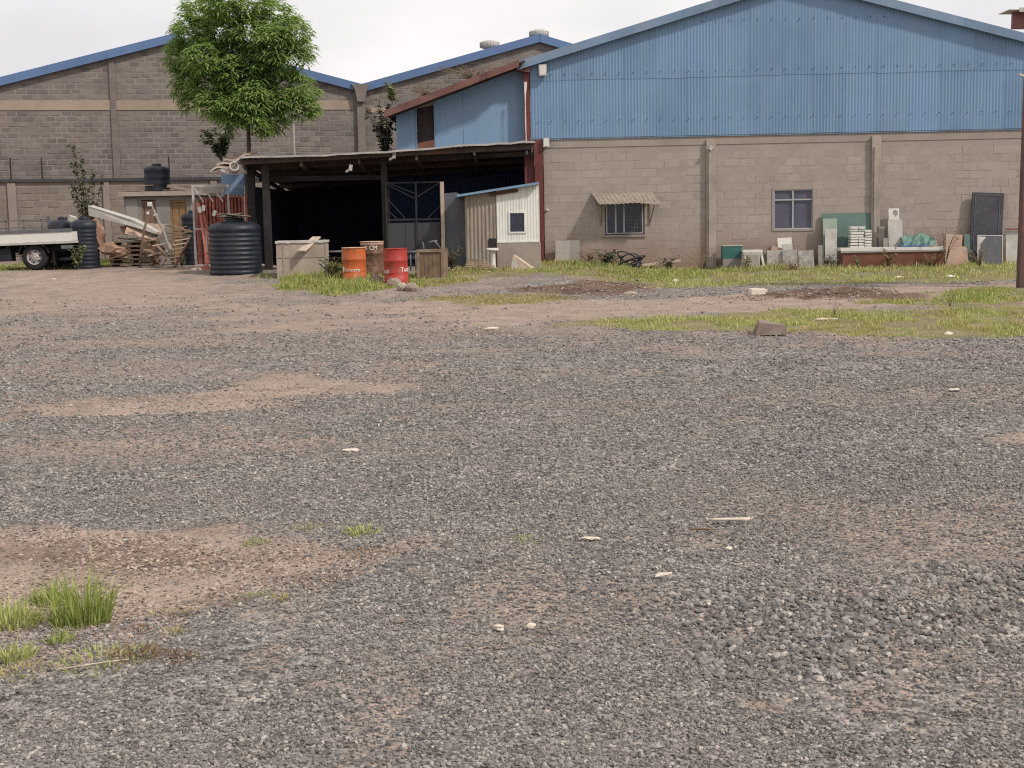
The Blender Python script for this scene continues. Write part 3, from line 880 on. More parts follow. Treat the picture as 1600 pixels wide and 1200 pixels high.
tuft('dry_weed', 'wide brown dead weed at the tip of the soil tongue', 500, 912, 150, 0.02, 0.05, 0.16, 'weedred', 0.005, 1.1)
tuft('dry_weed', 'dead weed on the far tip of the bare soil', 590, 862, 130, 0.02, 0.05, 0.14, 'weedred', 0.006, 1.1)
tuft('grass_tuft', 'small green weed at the upper edge of the bare soil', 400, 846, 80, 0.02, 0.06, 0.07, 'grassg', 0.006, 0.9)
tuft('grass_tuft', 'yellow green weed on open gravel above the soil tip', 566, 832, 130, 0.03, 0.08, 0.10, 'grass', 0.007, 0.9)
tuft('grass_tuft', 'faint yellow sprig on gravel left of the yellow green weed', 480, 824, 90, 0.02, 0.06, 0.09, 'grassy', 0.006, 0.9)
tuft('grass_tuft', 'small green sprig alone on gravel near the middle of the yard', 818, 842, 90, 0.02, 0.05, 0.09, 'grass', 0.006, 0.9)
tuft('dry_weed', 'reddish dead weed flat on gravel above the bare soil', 290, 822, 120, 0.015, 0.04, 0.14, 'weedred', 0.006, 1.2)

# ================================================================== BUILDINGS
def wall_pieces(u0, u1, z0, ztop, holes):
    """rectangles of a wall round its openings; ztop a number"""
    us = sorted({u0, u1, *[h[0] for h in holes], *[h[1] for h in holes]})
    out = []
    for a, b in zip(us[:-1], us[1:]):
        mid = (a + b) / 2
        cuts = sorted([(h[2], h[3]) for h in holes if h[0] <= mid <= h[1]])
        z = z0
        for c0, c1 in cuts:
            if c0 > z: out.append((a, b, z, c0))
            z = c1
        if z < ztop: out.append((a, b, z, ztop))
    return out

def lay_blocks(root, m, u0, u1, z0, zfun, bl, ch, joint, proud, holes, prefer, limit=300, face_y=0.0, jit=0.004, name='block'):
    """courses of stone blocks standing proud of the mortar; whole ones are parts, cut ones and the rest one part"""
    d = 0.05
    shared = [None] * 3
    for k in range(3):
        mb = MB(); j = joint / 2; e = 0.012
        a = [(-bl / 2 + j, 0, -ch / 2 + j), (bl / 2 - j, 0, -ch / 2 + j), (bl / 2 - j, 0, ch / 2 - j), (-bl / 2 + j, 0, ch / 2 - j)]
        r = random.Random(k)
        front = [(p[0] * (1 - e / bl * 2) + r.uniform(-.004, .004), -d + r.uniform(-.004, .004), p[2] * (1 - e / ch * 2) + r.uniform(-.004, .004)) for p in a]
        mb.add(a + front, [(4, 5, 6, 7), (0, 1, 5, 4), (1, 2, 6, 5), (2, 3, 7, 6), (3, 0, 4, 7)])
        shared[k] = mb.mesh(name, m)
    whole = []; rest = MB()
    rows = int((zfun(None) - z0) / ch) + 1
    for r in range(rows):
        zc = z0 + (r + .5) * ch
        off = (r % 2) * bl / 2
        n = int((u1 - u0) / bl) + 2
        for i in range(-1, n):
            a = u0 + i * bl + off; b = a + bl
            a2, b2 = max(a, u0), min(b, u1)
            if b2 - a2 < 0.06: continue
            if zc + ch / 2 > min(zfun(a2), zfun(b2)): continue
            parts = [(a2, b2)]
            for h in holes:
                if zc + ch / 2 > h[2] and zc - ch / 2 < h[3]:
                    nxt = []
                    for p, q in parts:
                        if q <= h[0] or p >= h[1]: nxt.append((p, q)); continue
                        if p < h[0]: nxt.append((p, h[0]))
                        if q > h[1]: nxt.append((h[1], q))
                    parts = nxt
            for p, q in parts:
                if q - p < 0.05: continue
                if abs(q - p - bl) < 1e-4:
                    whole.append(((p + q) / 2, zc))
                else:
                    j = joint / 2
                    rest.b2(p + j, q - j, face_y - proud, face_y + 0.02, zc - ch / 2 + j, zc + ch / 2 - j)
    whole.sort(key=lambda t: -prefer(*t))
    for i, (u, z) in enumerate(whole):
        k = random.randrange(3)
        y = face_y - proud + d + random.uniform(-jit, jit)
        if i < limit:
            o = bpy.data.objects.new(name, shared[k]); COL.objects.link(o)
            o.parent = root; o.location = (u, y, z)
        else:
            j = joint / 2
            rest.b2(u - bl / 2 + j, u + bl / 2 - j, y - d, y - d + 0.04, z - ch / 2 + j, z + ch / 2 - j)
    if rest.v:
        o = rest.build('blockwork', m, root); o['kind'] = 'stuff'

# ------------------------------------------------------------------ main warehouse
c0 = at(848, 413, 40.0)
MF = Frame((c0.x, 40.0, 0.27), -math.atan(0.9 / 14))
main = thing('warehouse', 'blue gabled warehouse of corrugated sheet over a stone block wall with two windows', 'warehouse', MF.loc, (0, 0, MF.yaw))
Ue, Ze = MF.px(808, 97, -0.25)
Ur, Zr = MF.px(1243, -39, -0.25)
U_R = 2 * Ur - Ue                                  # right eave
slope = (Zr - Ze) / (Ur - Ue)
def verge(u):
    return Zr - abs(u - Ur) * slope
uR = U_R - 0.35
uL = MF.px(829, 160, -0.06)[0]
zc = MF.px(1200, 209)[1]                            # foot of the cladding
zj = MF.px(1180, 118.5)[1]                          # sheet joint
zs = MF.px(1240, 222)[1]                            # string course
u01 = MF.px(850, 300)[0]
w1 = (*[MF.px(945, 342)[0], MF.px(1007, 342)[0]], MF.px(976, 367)[1], MF.px(976, 312)[1])
w2 = (*[MF.px(1209, 327)[0], MF.px(1270, 327)[0]], MF.px(1240, 358)[1], MF.px(1240, 296)[1])
holes = [w1, w2]
mb = MB()
for a, b, z0, z1 in wall_pieces(u01, uR, -0.4, zs - 0.02, holes):
    mb.b2(a, b, 0.0, 0.18, z0, z1)
mb.build('front_wall', M['mortar'], main)
MB().b2(u01, uR, -0.016, 0.18, zs - 0.02, zc + 0.3).build('ring_beam', M['beam'], main)
lay_blocks(main, M['block'], u01, uR, -0.1, lambda u: zs - 0.02, 0.42, 0.2235, 0.008, 0.003, holes, lambda u, z: -abs(u - 6.5) + z * .1)
for pa, pb in ((1104, 1119), (1362, 1376)):
    a = MF.px(pa, 300, -0.1)[0]; b = MF.px(pb, 300, -0.1)[0]
    p = MB()
    p.b2(a, b, -0.10, 0.0, -0.3, zc - 0.12)
    p.b2(a + .06, b - .08, -0.135, -0.10, -0.3, zc - 0.42)
    p.build('pilaster', M['pilaster'], main)
# side, back walls and roof
mb = MB()
mb.b2(u01, u01 + 0.18, 0.18, 15, -0.4, zc + .3); mb.b2(uR - 0.18, uR, 0.18, 15, -0.4, zc + .3); mb.b2(u01, uR, 15, 15.18, -0.4, zc + .3)
mb.build('side_wall', M['mortar'], main)
mb = MB()
mb.prism([(uL, 0.3, zc), (uL, 0.3, verge(uL) - .1), (Ur, 0.3, Zr - .1), (uR, 0.3, verge(uR) - .1), (uR, 0.3, zc)], (0, 14.8, 0))
mb.build('upper_wall', M['blue'], main)
for sgn, ua in ((-1, Ue), (1, U_R)):
    q = MB()
    q.prism([(ua, -0.24, verge(ua) - .06), (Ur, -0.24, Zr - .06), (Ur, -0.24, Zr), (ua, -0.24, verge(ua))], (0, 15.6, 0))
    q.build('roof_slope', M['roof'], main)
    # verge flashing in lapped lengths
    n = 5
    for i in range(n):
        a = ua + (Ur - ua) * i / n; b = ua + (Ur - ua) * (i + 1) / n
        lo, hi = (a, b) if a < b else (b, a)
        lo -= 0.02 if i else 0; 
        y = -0.262 - 0.006 * (i % 2)
        q = MB()
        q.prism([(lo, y, verge(lo) - 0.215), (hi, y, verge(hi) - 0.215), (hi, y, verge(hi) + .02), (lo, y, verge(lo) + .02)], (0, 0.012, 0))
        q.prism([(lo, y + .012, verge(lo) + .008), (hi, y + .012, verge(hi) + .008), (hi, y + .012, verge(hi) + .02), (lo, y + .012, verge(lo) + .02)], (0, 0.25, 0))
        q.build('flashing', M['flash'], main)
# cladding sheets, two rows
sw = 0.865
n = int((uR - uL) / sw) + 1
for i in range(n):
    a = uL + i * sw; b = min(a + sw + 0.03, uR)
    y = -0.055 - 0.006 * (i % 2)
    MB().corr(a, b, zc, zj + 0.05, y, 0.0865, 0.0052).build('cladding_sheet', M['blue'], main)
    top = lambda u: max(zj + .02, verge(u) - 0.17)
    if max(verge(a), verge(b)) - 0.2 > zj:
        MB().corr(a, b, zj + random.uniform(-.015, .01), top, y - 0.008, 0.0865, 0.0052).build('cladding_sheet', M['blue'], main)
MB().b2(uL - 0.02, uR, -0.045, -0.03, zc - 0.04, zc + 0.03).build('sill_flashing', M['flash'], main)
mb = MB()
for pz in (108, 182, 30):
    z = MF.px(1200, pz, -.08)[1]
    k = 0
    u = uL + 0.2
    while u < uR - .1:
        if verge(u) - .35 > z:
            mb.box((u, -0.088, z + random.uniform(-.01, .01)), (0.022, 0.016, 0.022))
        u += 0.38
o = mb.build('roofing_screws', M['dark'], main); o['kind'] = 'stuff'
# corner post of red steel
a = MF.px(836, 300, -0.12)[0]; b = MF.px(849, 300, -0.12)[0]
pz0 = MF.px(840, 222, -.12)[1]
p = MB()
p.b2(a, b, -0.13, -0.112, -0.4, zc - 0.03); p.b2(a, b, 0.10, 0.12, -0.4, zc - 0.03); p.b2((a + b) / 2 - .012, (a + b) / 2 + .012, -0.112, 0.10, -0.4, zc - 0.03)
p.build('corner_post', M['red'], main)
a2 = MF.px(821, 300, 0.2)[0]
p = MB(); p.b2(a2, a - 0.02, 0.0, 0.16, -0.4, zc - 0.08)
p.build('corner_post', M['red'], main)
a = MF.px(819, 160, 0)[0]; b = MF.px(828, 160, 0)[0]
p = MB(); p.b2(a, b, -0.04, 0.12, zc - 0.05, verge(b) - 0.35); p.build('corner_post', M['red'], main)
# eave soffit end and gutter end at the left
p = MB(); p.prism([(Ue - .05, -0.2, Ze - .22), (uL, -0.2, Ze - .28), (uL, -0.2, Ze - .08), (Ue - .05, -.2, Ze - .06)], (0, 14, 0)); p.build('eave_gutter', M['fascia'], main)
# loose cables down the corner
mb = MB()
for k, dx in enumerate((0, 0.05, 0.09)):
    uu, zz = MF.px(823 - k * 2, 128, -.15)
    pts = [(uu + dx * math.sin(3 * t), -0.15, zz - t * 2.0) for t in np.linspace(0, 1, 7)]
    pts = [(p[0] - 0.06 * t * (1 - t) * 4, p[1], p[2]) for p, t in zip(pts, np.linspace(0, 1, 7))]
    mb.tube(pts, 0.009, 5)
mb.build('cable', M['whitem'], main)
# white conduit end on pilaster, conduit fitting on wall
u, z = MF.px(1111, 231, -.14); MB().box((u, -0.17, z), (0.10, 0.07, 0.13), rotm(0, .6, 0)).build('conduit_end', M['slabp'], main)
u, z = MF.px(855, 328); MB().lathe([(0.0, -.03), (0.03, -.03), (0.035, 0), (0.03, 0.02)], 12, (u, -0.02, z), True, 'Y').build('bell_push', M['white'], main)

def window(root, h, fm, glass, bars, fy=0.05, fw=0.035, rows=()):
    a, b, z0, z1 = h
    f = MB()
    f.b2(a, b, fy - .03, fy + .03, z0, z0 + fw); f.b2(a, b, fy - .03, fy + .03, z1 - fw, z1)
    f.b2(a, a + fw, fy - .03, fy + .03, z0 + fw, z1 - fw); f.b2(b - fw, b, fy - .03, fy + .03, z0 + fw, z1 - fw)
    w = f.build('window', fm, root)
    xs = [a + fw] + [x for x in bars] + [b - fw]
    zs_ = [z0 + fw] + list(rows) + [z1 - fw]
    for i in range(1, len(xs) - 1):
        MB().b2(xs[i] - .022, xs[i] + .022, fy - .028, fy + .012, z0 + fw, z1 - fw).build('mullion', M['frame'], w)
    for zr in rows:
        MB().b2(a + fw, b - fw, fy - .034, fy + .008, zr - .02, zr + .02).build('transom', M['frame'], w)
    for i in range(len(xs) - 1):
        for j in range(len(zs_) - 1):
            gm = glass[(i + j) % len(glass)] if len(glass) > 1 else glass[0]
            MB().b2(xs[i] + .003, xs[i + 1] - .003, fy + .014 + .004 * i, fy + .020 + .004 * i, zs_[j] + .003, zs_[j + 1] - .003).build('pane', gm, w)
    return w
win1 = window(main, w1, M['framed'], [M['glass']], [MF.px(962, 340)[0], MF.px(975, 340)[0]])
a, b, z0, z1 = w1
f = MB(); f.b2(a + .035, a + .07, .022, .06, z0 + .035, z1 - .035); f.b2(b - .07, b - .035, .022, .06, z0 + .035, z1 - .035); f.b2(a + .07, b - .07, .022, .06, z0 + .035, z0 + .06)
f.build('casement', M['frame'], win1)
mb = MB()
for zz in np.linspace(z0 + .1, z1 - .08, 9): mb.b2((a + b) / 2 + .05, b - .08, .035, .042, zz - .005, zz + .005)
for uu in np.linspace((a + b) / 2 + .1, b - .1, 5): mb.b2(uu - .005, uu + .005, .036, .041, z0 + .06, z1 - .06)
mb.build('window_grille', M['greysheet'], win1)
MB().b2(a - .04, b + .04, -0.04, 0.03, z0 - .06, z0 - .002).build('window_sill', M['beam'], main)
win2 = window(main, w2, M['frame'], [M['glassb']], [MF.px(1239, 330)[0]], fw=0.03, rows=[MF.px(1239, 312)[1]])
a, b, z0, z1 = w2
f = MB(); f.b2(a - .05, a - .002, -.02, .05, z0 - .05, z1 + .05); f.b2(b + .002, b + .05, -.02, .05, z0 - .05, z1 + .05); f.b2(a, b, -.02, .05, z0 - .05, z0 - .002)
f.build('window_surround', M['beam'], main)
# awning of corrugated sheet over the first window
ua, za = MF.px(924, 302); ub = MF.px(1022, 302)[0]
uc, zb_ = MF.px(936, 319, -0.55); ud = MF.px(1034, 316, -0.55)[0]
aw = thing('window_awning', 'small bent corrugated sheet awning over the barred window', 'awning', MF.world(0, 0, 0), (0, 0, MF.yaw))
n = 60; vs = []; fs = []
for i in range(n + 1):
    t = i / n
    wv = 0.012 * math.cos(2 * math.pi * t * 14)
    sag = -0.03 * math.sin(t * 9) * t
    vs += [(ua + (ub - ua) * t, -0.012, za + wv), (uc + (ud - uc) * t, -0.55, zb_ + wv + sag)]
for i in range(n): fs.append((2 * i, 2 * i + 2, 2 * i + 3, 2 * i + 1))
MB().add(vs, fs, True).build('awning_sheet', M['galvrust'], aw)
for k, uu in enumerate((ua + .25, ub - .12)):
    b_ = MB(); b_.bar((uu, -0.02, za - .06), (uu + .15, -0.5, zb_ - .015), .03, .03); b_.bar((uu, -0.02, za - .85), (uu + .12, -0.42, zb_ - .02), .025, .025); b_.bar((uu, -.025, za - .9), (uu, -.025, za - .05), .03, .03)
    b_.build('bracket', M['galvrust'], aw)

def floodlight(px, py, label, w=0.2, h=0.3, yl=-0.1):
    u, z = MF.px(px, py, yl - .1)
    t = thing('floodlight', label, 'floodlight', MF.world(u, yl, z), (0, 0, MF.yaw), 'floodlights on the blue warehouse')
    MB().b2(-w / 2, w / 2, -0.12, -0.02, -h / 2, h / 2).build('housing', M['greywhite'], t)
    MB().b2(-w / 2 + .02, w / 2 - .02, -0.128, -0.1205, -h / 2 + .03, h / 2 - .02).build('lens', M['white'], t)
    b = MB(); b.b2(-w / 2 - .02, -w / 2 - .003, -0.08, 0.04, -.02, .02); b.b2(w / 2 + .003, w / 2 + .02, -0.08, 0.04, -.02, .02); b.b2(-w / 2 - .02, w / 2 + .02, 0.02, 0.04, -.02, .02)
    b.build('bracket', M['steel'], t)
floodlight(848, 109.5, 'white square floodlight high on the blue cladding under the left eave', 0.22, 0.32)
floodlight(853.5, 222.5, 'smaller white floodlight on the stone wall below the cladding corner', 0.18, 0.26)

# ------------------------------------------------------------------ rear warehouse, twin gables
RF = Frame(at(565, 400, 57.0) * 1.0, R_(12))
RF = Frame((RF.loc.x, 57.0, 0.27), R_(12))
rear = thing('rear_warehouse', 'old dark block warehouse with twin gables and blue roof edges behind the tree', 'warehouse', RF.loc, (0, 0, RF.yaw))
pv = RF.px(565, 131, -.2); p1 = RF.px(268, 53, -.2); p2 = RF.px(843, 53, -.2)
ul = 2 * p1[0] - pv[0]; ur = 2 * p2[0] - pv[0]
zv = pv[1]
def rtop(u):
    if u is None: return max(p1[1], p2[1])
    if u < pv[0]:
        return zv + (p1[1] - zv) * (1 - abs(u - p1[0]) / (pv[0] - p1[0]))
    return zv + (p2[1] - zv) * (1 - abs(u - p2[0]) / (p2[0] - pv[0]))
mb = MB()
mb.prism([(ul, 0, -.4), (pv[0], 0, -.4), (pv[0], 0, zv - .2), (p1[0], 0, p1[1] - .2), (ul, 0, zv - .2)], (0, 0.3, 0))
mb.prism([(pv[0], 0, -.4), (ur, 0, -.4), (ur, 0, zv - .2), (p2[0], 0, p2[1] - .2), (pv[0], 0, zv - .2)], (0, 0.3, 0))
mb.b2(ul, ul + .3, .3, 22, -.4, zv - .2); mb.b2(ur - .3, ur, .3, 22, -.4, zv - .2)
mb.build('wall', M['rmortar'], rear)
zb0 = RF.px(200, 172)[1]; zb1 = RF.px(200, 157)[1]
MB().b2(ul, pv[0] - .35, -0.03, 0.0, zb0, zb1).build('lintel_band', M['rband'], rear)
MB().b2(pv[0] + .35, ur, -0.03, 0.0, zb0 - .12, zb1 - .3).build('lintel_band', M['rband'], rear)
cols_ = []
for pa, pb, y in ((175, 184, 210),):
    cols_.append((RF.px(pa, y)[0], RF.px(pb, y)[0]))
for a, b in cols_:
    MB().b2(a, b, -0.06, 0.0, -.3, rtop((a + b) / 2) - .35).build('column', M['rcol'], rear)
ca, cb = RF.px(559, 200, -.15)[0], RF.px(571, 200, -.15)[0]
p = MB(); p.b2(ca, cb, -.16, 0, -.3, zv - .28); p.build('column', M['rcol'], rear)
p = MB(); p.prism([(ca - .22, -.3, zv - .02), (cb + .22, -.3, zv - .02), (cb + .08, -.3, zv - .22), (cb, -.3, zv - .7), (ca, -.3, zv - .7), (ca - .08, -.3, zv - .22)], (0, .3, 0)); p.build('rainwater_hopper', M['rcol'], rear)
gh = [(c[0] - .02, c[1] + .02, -1, 20) for c in cols_] + [(ca - .02, cb + .02, -1, 20), (ul, pv[0] - .35, zb0, zb1), (pv[0] + .35, ur, zb0 - .12, zb1 - .3)]
vis0 = RF.px(-20, 200)[0]
lay_blocks(rear, M['rblock'], max(ul, vis0 - 3), ur, -0.1, lambda u: rtop(u) - .3, 0.40, 0.205, 0.045, 0.009, gh,
           lambda u, z: (1 if z > 3.3 and u < pv[0] + 1 else 0) * 10 - abs(u + 9) * .3 - abs(z - 5) * .5, 300, 0.0, 0.006)
segs = [(ul, zv, p1[0], p1[1]), (pv[0], zv, p1[0], p1[1]), (pv[0], zv, p2[0], p2[1]), (ur, zv, p2[0], p2[1])]
for (a, za_, b, zb2) in segs:
    if a > b: a, za_, b, zb2 = b, zb2, a, za_
    for k in range(3):
        t0, t1 = k / 3, (k + 1) / 3
        x0, x1 = a + (b - a) * t0, a + (b - a) * t1; y0, y1 = za_ + (zb2 - za_) * t0, za_ + (zb2 - za_) * t1
        q = MB(); yy = -.22 - .006 * (k % 2)
        q.prism([(x0, yy, y0 - .32), (x1 + .03, yy, y1 - .32 + .03 * (zb2 - za_) / (b - a)), (x1 + .03, yy, y1 + .03 * (zb2 - za_) / (b - a)), (x0, yy, y0)], (0, .02, 0))
        q.build('flashing', M['rflash'], rear)
    q = MB(); q.prism([(a, -.2, za_ - .08), (b, -.2, zb2 - .08), (b, -.2, zb2 - .02), (a, -.2, za_ - .02)], (0, 22, 0)); q.build('roof_slope', M['roof'], rear)
def ventilator(px, py, label, yl):
    u, z = RF.px(px, py, yl)
    t = thing('roof_ventilator', label, 'roof vent', RF.world(u, yl, z - .75), (0, 0, 0), 'round ventilators on the rear roof')
    MB().lathe([(.22, 0), (.22, .42)], 20).build('throat', M['greywhite'], t)
    MB().lathe([(.22, .42), (.36, .46), (.41, .58), (.38, .70), (.22, .76), (0, .78)], 22).build('turbine_head', M['greywhite'], t)
    f = MB()
    for k in range(22):
        a = 2 * math.pi * k / 22
        f.box((.40 * math.cos(a), .40 * math.sin(a), .58), (.03, .012, .2), rotm(0, 0, a + .5))
    f.build('vane', M['galv'], t)
ventilator(765, 64, 'round metal roof ventilator part way up the right rear gable', 1.5)
ventilator(842, 47, 'round metal roof ventilator at the peak of the right rear gable', 1.5)
u, z = RF.px(180, 76, .6)
t = thing('roof_cowl', 'small tilted pale cowl on the left slope of the left rear gable', 'roof vent', RF.world(u, .6, z - .1))
MB().box((0, 0, 0), (.5, .4, .16), rotm(0, -.25, 0)).build('hood', M['greywhite'], t); MB().tube([(-.05, 0, -.3), (-.05, 0, -.02)], .12, 10).build('pipe', M['greywhite'], t)

# ------------------------------------------------------------------ boundary wall in front of the rear warehouse
BF = Frame(RF.world(0, -1.6, 0), R_(12))
bw = thing('boundary_wall', 'paler stone boundary wall with a dark cap below the rear warehouse', 'wall', BF.loc, (0, 0, BF.yaw))
b0 = BF.px(-260, 300)[0]; b1 = BF.px(420, 300)[0]
bz = BF.px(100, 284)[1]
MB().b2(b0, b1, 0, .2, -.4, bz).build('wall', M['bmortar'], bw)
cp = MB()
x = b0
while x < b1:
    cp2 = MB(); L_ = random.uniform(1.2, 1.6)
    cp2.b2(x, min(x + L_ - .01, b1), -.10, .28, bz, bz + .10 + random.uniform(0, .02)).build('coping', M['darksheet'], bw)
    x += L_
bc = []
for pa, pb in ((13, 26), (162, 172), (330, 340)):
    a, b = BF.px(pa, 320)[0], BF.px(pb, 320)[0]
    MB().b2(a, b, -.07, 0, -.3, bz - .02).build('pier', M['bmortar'], bw)
    bc.append((a - .01, b + .01, -1, 20))
lay_blocks(bw, M['bwall'], b0, b1, -.12, lambda u: bz - .03, 0.46, 0.26, 0.03, 0.012, bc, lambda u, z: z - abs(u - BF.px(100, 300)[0]) * .3, 300, 0.0, 0.008)
for px in (17, 66, 265):
    u, z = BF.px(px, 280)
    t = thing('steel_stub', {17: 'rusty steel stub standing on the boundary wall over its left pier', 66: 'thin dark steel stub on the boundary wall beside the climbing shrub', 265: 'thin steel stub on the boundary wall behind the rooftop tank'}[px], 'post', BF.world(u, .08, bz + .1), (0, 0, 0), 'steel stubs on the boundary wall')
    MB().b2(-.02, .02, -.02, .02, 0, .8).build('stub', M['dark'], t)
    MB().box((0, 0, .01), (.14, .14, .02)).build('base_plate', M['dark'], t)
# outside light on a thin pole
u, z = at(458, 181, 51.0).x, at(458, 181, 51.0).z
lp = thing('lamp_pole', 'thin pale pole with a small lamp head below the right side of the tree', 'lamp pole', (u, 51.0, gz(u, 51)))
h = z - gz(u, 51)
MB().tube([(0, 0, 0), (0, 0, h)], .035, 8).build('pole', M['slabg'], lp)
MB().tube([(0, 0, h - .02), (.12, 0, h + .04), (.2, 0, h + .05)], .025, 6).build('arm', M['slabg'], lp)
MB().box((.22, 0, h + .04), (.3, .2, .1), rotm(0, .15, 0)).build('lamp_head', M['greywhite'], lp)

# ------------------------------------------------------------------ annex (blue upper storey) with shelter and workshop
AY = 40.3
AF = Frame((at(620, 300, AY).x, AY, 0.27), 0)
ann = thing('annex', 'blue sheeted lean-to annex with a shuttered opening under a sloping red edged roof', 'annex', AF.loc)
ax0, ax1 = AF.px(619, 200)[0], AF.px(826, 160)[0]
axl, azl = AF.px(600, 174, -.75); axr, azr = AF.px(803, 97, -.75)
def atop(u): return azl + (azr - azl) * (u - axl) / (axr - axl)
zlow = 3.08
oa, ob = AF.px(651, 200)[0], AF.px(679, 200)[0]
for (a, b) in ((ax0, oa), (ob, AF.px(724, 200)[0]), (AF.px(724, 200)[0], ax1)):
    q = MB(); q.prism([(a + .004, 0, zlow), (b - .004, 0, zlow), (b - .004, 0, atop(b) - .08), (a + .004, 0, atop(a) - .08)], (0, .05, 0)); q.build('wall_sheet', M['annexblue'], ann)
MB().b2(oa - .02, oa + .012, -.02, .02, zlow, atop(oa) - .1).build('trim', M['skyroof'], ann); MB().b2(ob - .012, ob + .02, -.02, .02, zlow, atop(ob) - .1).build('trim', M['skyroof'], ann)
zo = AF.px(664, 166)[1]; zo0 = AF.px(664, 221)[1]
sh = MB(); sh.b2(oa + .02, ob - .02, .12, .16, zlow, min(zo + .4, atop(oa) - .1)); sh.build('shutter', mat('dark_shutter', (.05, .036, .04), .2, 3, .8, stain=(.07, .05, .05), stain_stretch=(6, 6, .5)), ann)
q = MB(); q.prism([(oa, .02, zo - .06), (ob, .02, zo + .04), (ob, .02, zo + .17), (oa, .02, zo + .07)], (0, .05, 0)); q.build('lintel', M['plaster'], ann)
q = MB(); q.prism([(oa + .02, -.01, zo0 - .3), (ob - .02, -.01, zo0 - .25), (ob - .02, -.01, zo0 + .04), (oa + .02, -.01, zo0 - .04)], (0, .08, 0)); q.build('opening_sill', mat('red_sill', (.19, .085, .06), .2, 3, .8), ann)
MB().b2(ax0, ax0 + .05, .05, 8.5, zlow, atop(ax0) - .1).build('side_wall', M['annexblue'], ann)
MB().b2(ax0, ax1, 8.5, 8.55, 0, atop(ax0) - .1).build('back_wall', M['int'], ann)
q = MB(); q.prism([(axl, -.74, azl - .07), (axr + .3, -.74, azr + .02), (axr + .3, -.74, azr + .06), (axl, -.74, azl - .02)], (0, 9.4, 0)); q.build('roof', M['under'], ann)
for k in range(3):
    a = axl + (axr + .12 - axl) * k / 3; b = axl + (axr + .12 - axl) * (k + 1) / 3; yy = -.775 - .01 * (k % 2)
    q = MB(); q.prism([(a, yy, atop(a) - .17), (b + .02, yy, atop(b) - .17), (b + .02, yy, atop(b) + .02), (a, yy, atop(a) + .02)], (0, .025, 0)); q.build('fascia', M['fascia'], ann)
for k in range(5):
    y = -.55 + k * .16
    MB().bar((axl + .1, y, atop(axl + .1) - .13), (axr + .2, y, atop(axr + .2) - .13), .05, .08).build('purlin', M['under'], ann) if k in (0, 3) else None
u, z = AF.px(692, 147, -.1)
t = thing('security_camera', 'small white bracket camera under the sloping annex eave', 'camera', AF.world(u, -.02, z))
MB().box((-.08, -.2, -.03), (.16, .1, .09), rotm(0, -.3, 0)).build('body', M['white'], t); MB().tube([(.06, 0, .1), (.05, -.12, .05), (0, -.18, 0)], .02, 6).build('bracket', M['white'], t)

# shelter: low roof carried on posts in front of and under the annex
SY = 38.4
sx0 = at(374, 247, SY); sx1 = at(836, 222, SY)
shl = thing('shelter', 'open fronted workshop shelter with a long low dark roof beside the warehouse', 'shelter', (sx0.x, SY, gz(sx0.x, SY)))
bx = shl.location
SL = sx1.x - sx0.x; z0 = sx0.z - bx.z; z1 = sx1.z - bx.z
def sroof(t, z0=z0, z1=z1): return z0 + (z1 - z0) * t - 0.06 * math.sin(math.pi * min(1, t * 1.25)) 
DEPTH = 9.0; DROP = -0.75
for k in range(9):                                     # roof sheets across the front
    t0, t1 = k / 9, (k + 1) / 9
    q = MB(); n = 12; vs = []; fs = []
    for i in range(n + 1):
        t = t0 + (t1 - t0) * i / n
        wv = .012 * math.cos(2 * math.pi * i / n * 6 * 1)
        zz = sroof(t) + wv + (.01 if k % 2 else 0)
        for (yy, dz) in ((0 - (.06 if k % 3 == 0 else 0), 0), (DEPTH, DROP)):
            vs += [(t * SL, yy, zz + dz), (t * SL, yy, zz + dz - .025)]
    for i in range(n):
        o_ = 4 * i
        fs += [(o_, o_ + 4, o_ + 6, o_ + 2), (o_ + 1, o_ + 3, o_ + 7, o_ + 5), (o_, o_ + 1, o_ + 5, o_ + 4), (o_ + 2, o_ + 6, o_ + 7, o_ + 3)]
    q.add(vs, fs).build('roof_sheet', M['under'], shl)
q = MB()
pts = [(t * SL, -.075 + random.uniform(-.02, .02), sroof(t) + .01 + random.uniform(-.016, .016)) for t in np.linspace(0, 1, 25)]
for a, b in zip(pts[:-1], pts[1:]): q.bar(a, b, .02, .05)
q.build('roof_edge', mat('roof_edge_metal', (.40, .37, .34), .2, 4, .6, stain=(.2, .26, .33), stain_amt=.9, stain_scale=.8), shl)
def spx(px, py, Y):
    p = at(px, py, Y); return p.x - bx.x, Y - SY, p.z - bx.z
for j, yy in enumerate((.15, 1.6, 3.2, 4.8, 6.4)):
    q = MB(); q.bar((0.0, yy, sroof(0) - .10 + DROP * yy / DEPTH), (SL, yy, sroof(1) - .10 + DROP * yy / DEPTH), .07, .12); q.build('purlin', M['under'], shl)
for k in range(6):
    t = k / 5.0 * .98 + .01
    q = MB(); q.bar((t * SL, .1, sroof(t) - .20), (t * SL, DEPTH - .1, sroof(t) - .20 + DROP), .06, .12); q.build('rafter', M['under'], shl)
for (pa, pb, Y) in ((388, 399, 39.2), (411, 422, 38.8), (597, 606, 39.0)):
    a = spx(pa, 330, Y); b = spx(pb, 330, Y)
    t = (a[0] + b[0]) / 2 / SL
    x0_, x1_ = a[0], b[0]
    MB().b2(x0_, x1_, a[1], a[1] + .16, -.3, sroof(t) - .12).build('post', M['dark'], shl)
p = spx(405, 280, 39.6); q_ = spx(602, 277, 39.6)
MB().bar(p, q_, .08, .14).build('tie_beam', M['dark'], shl)
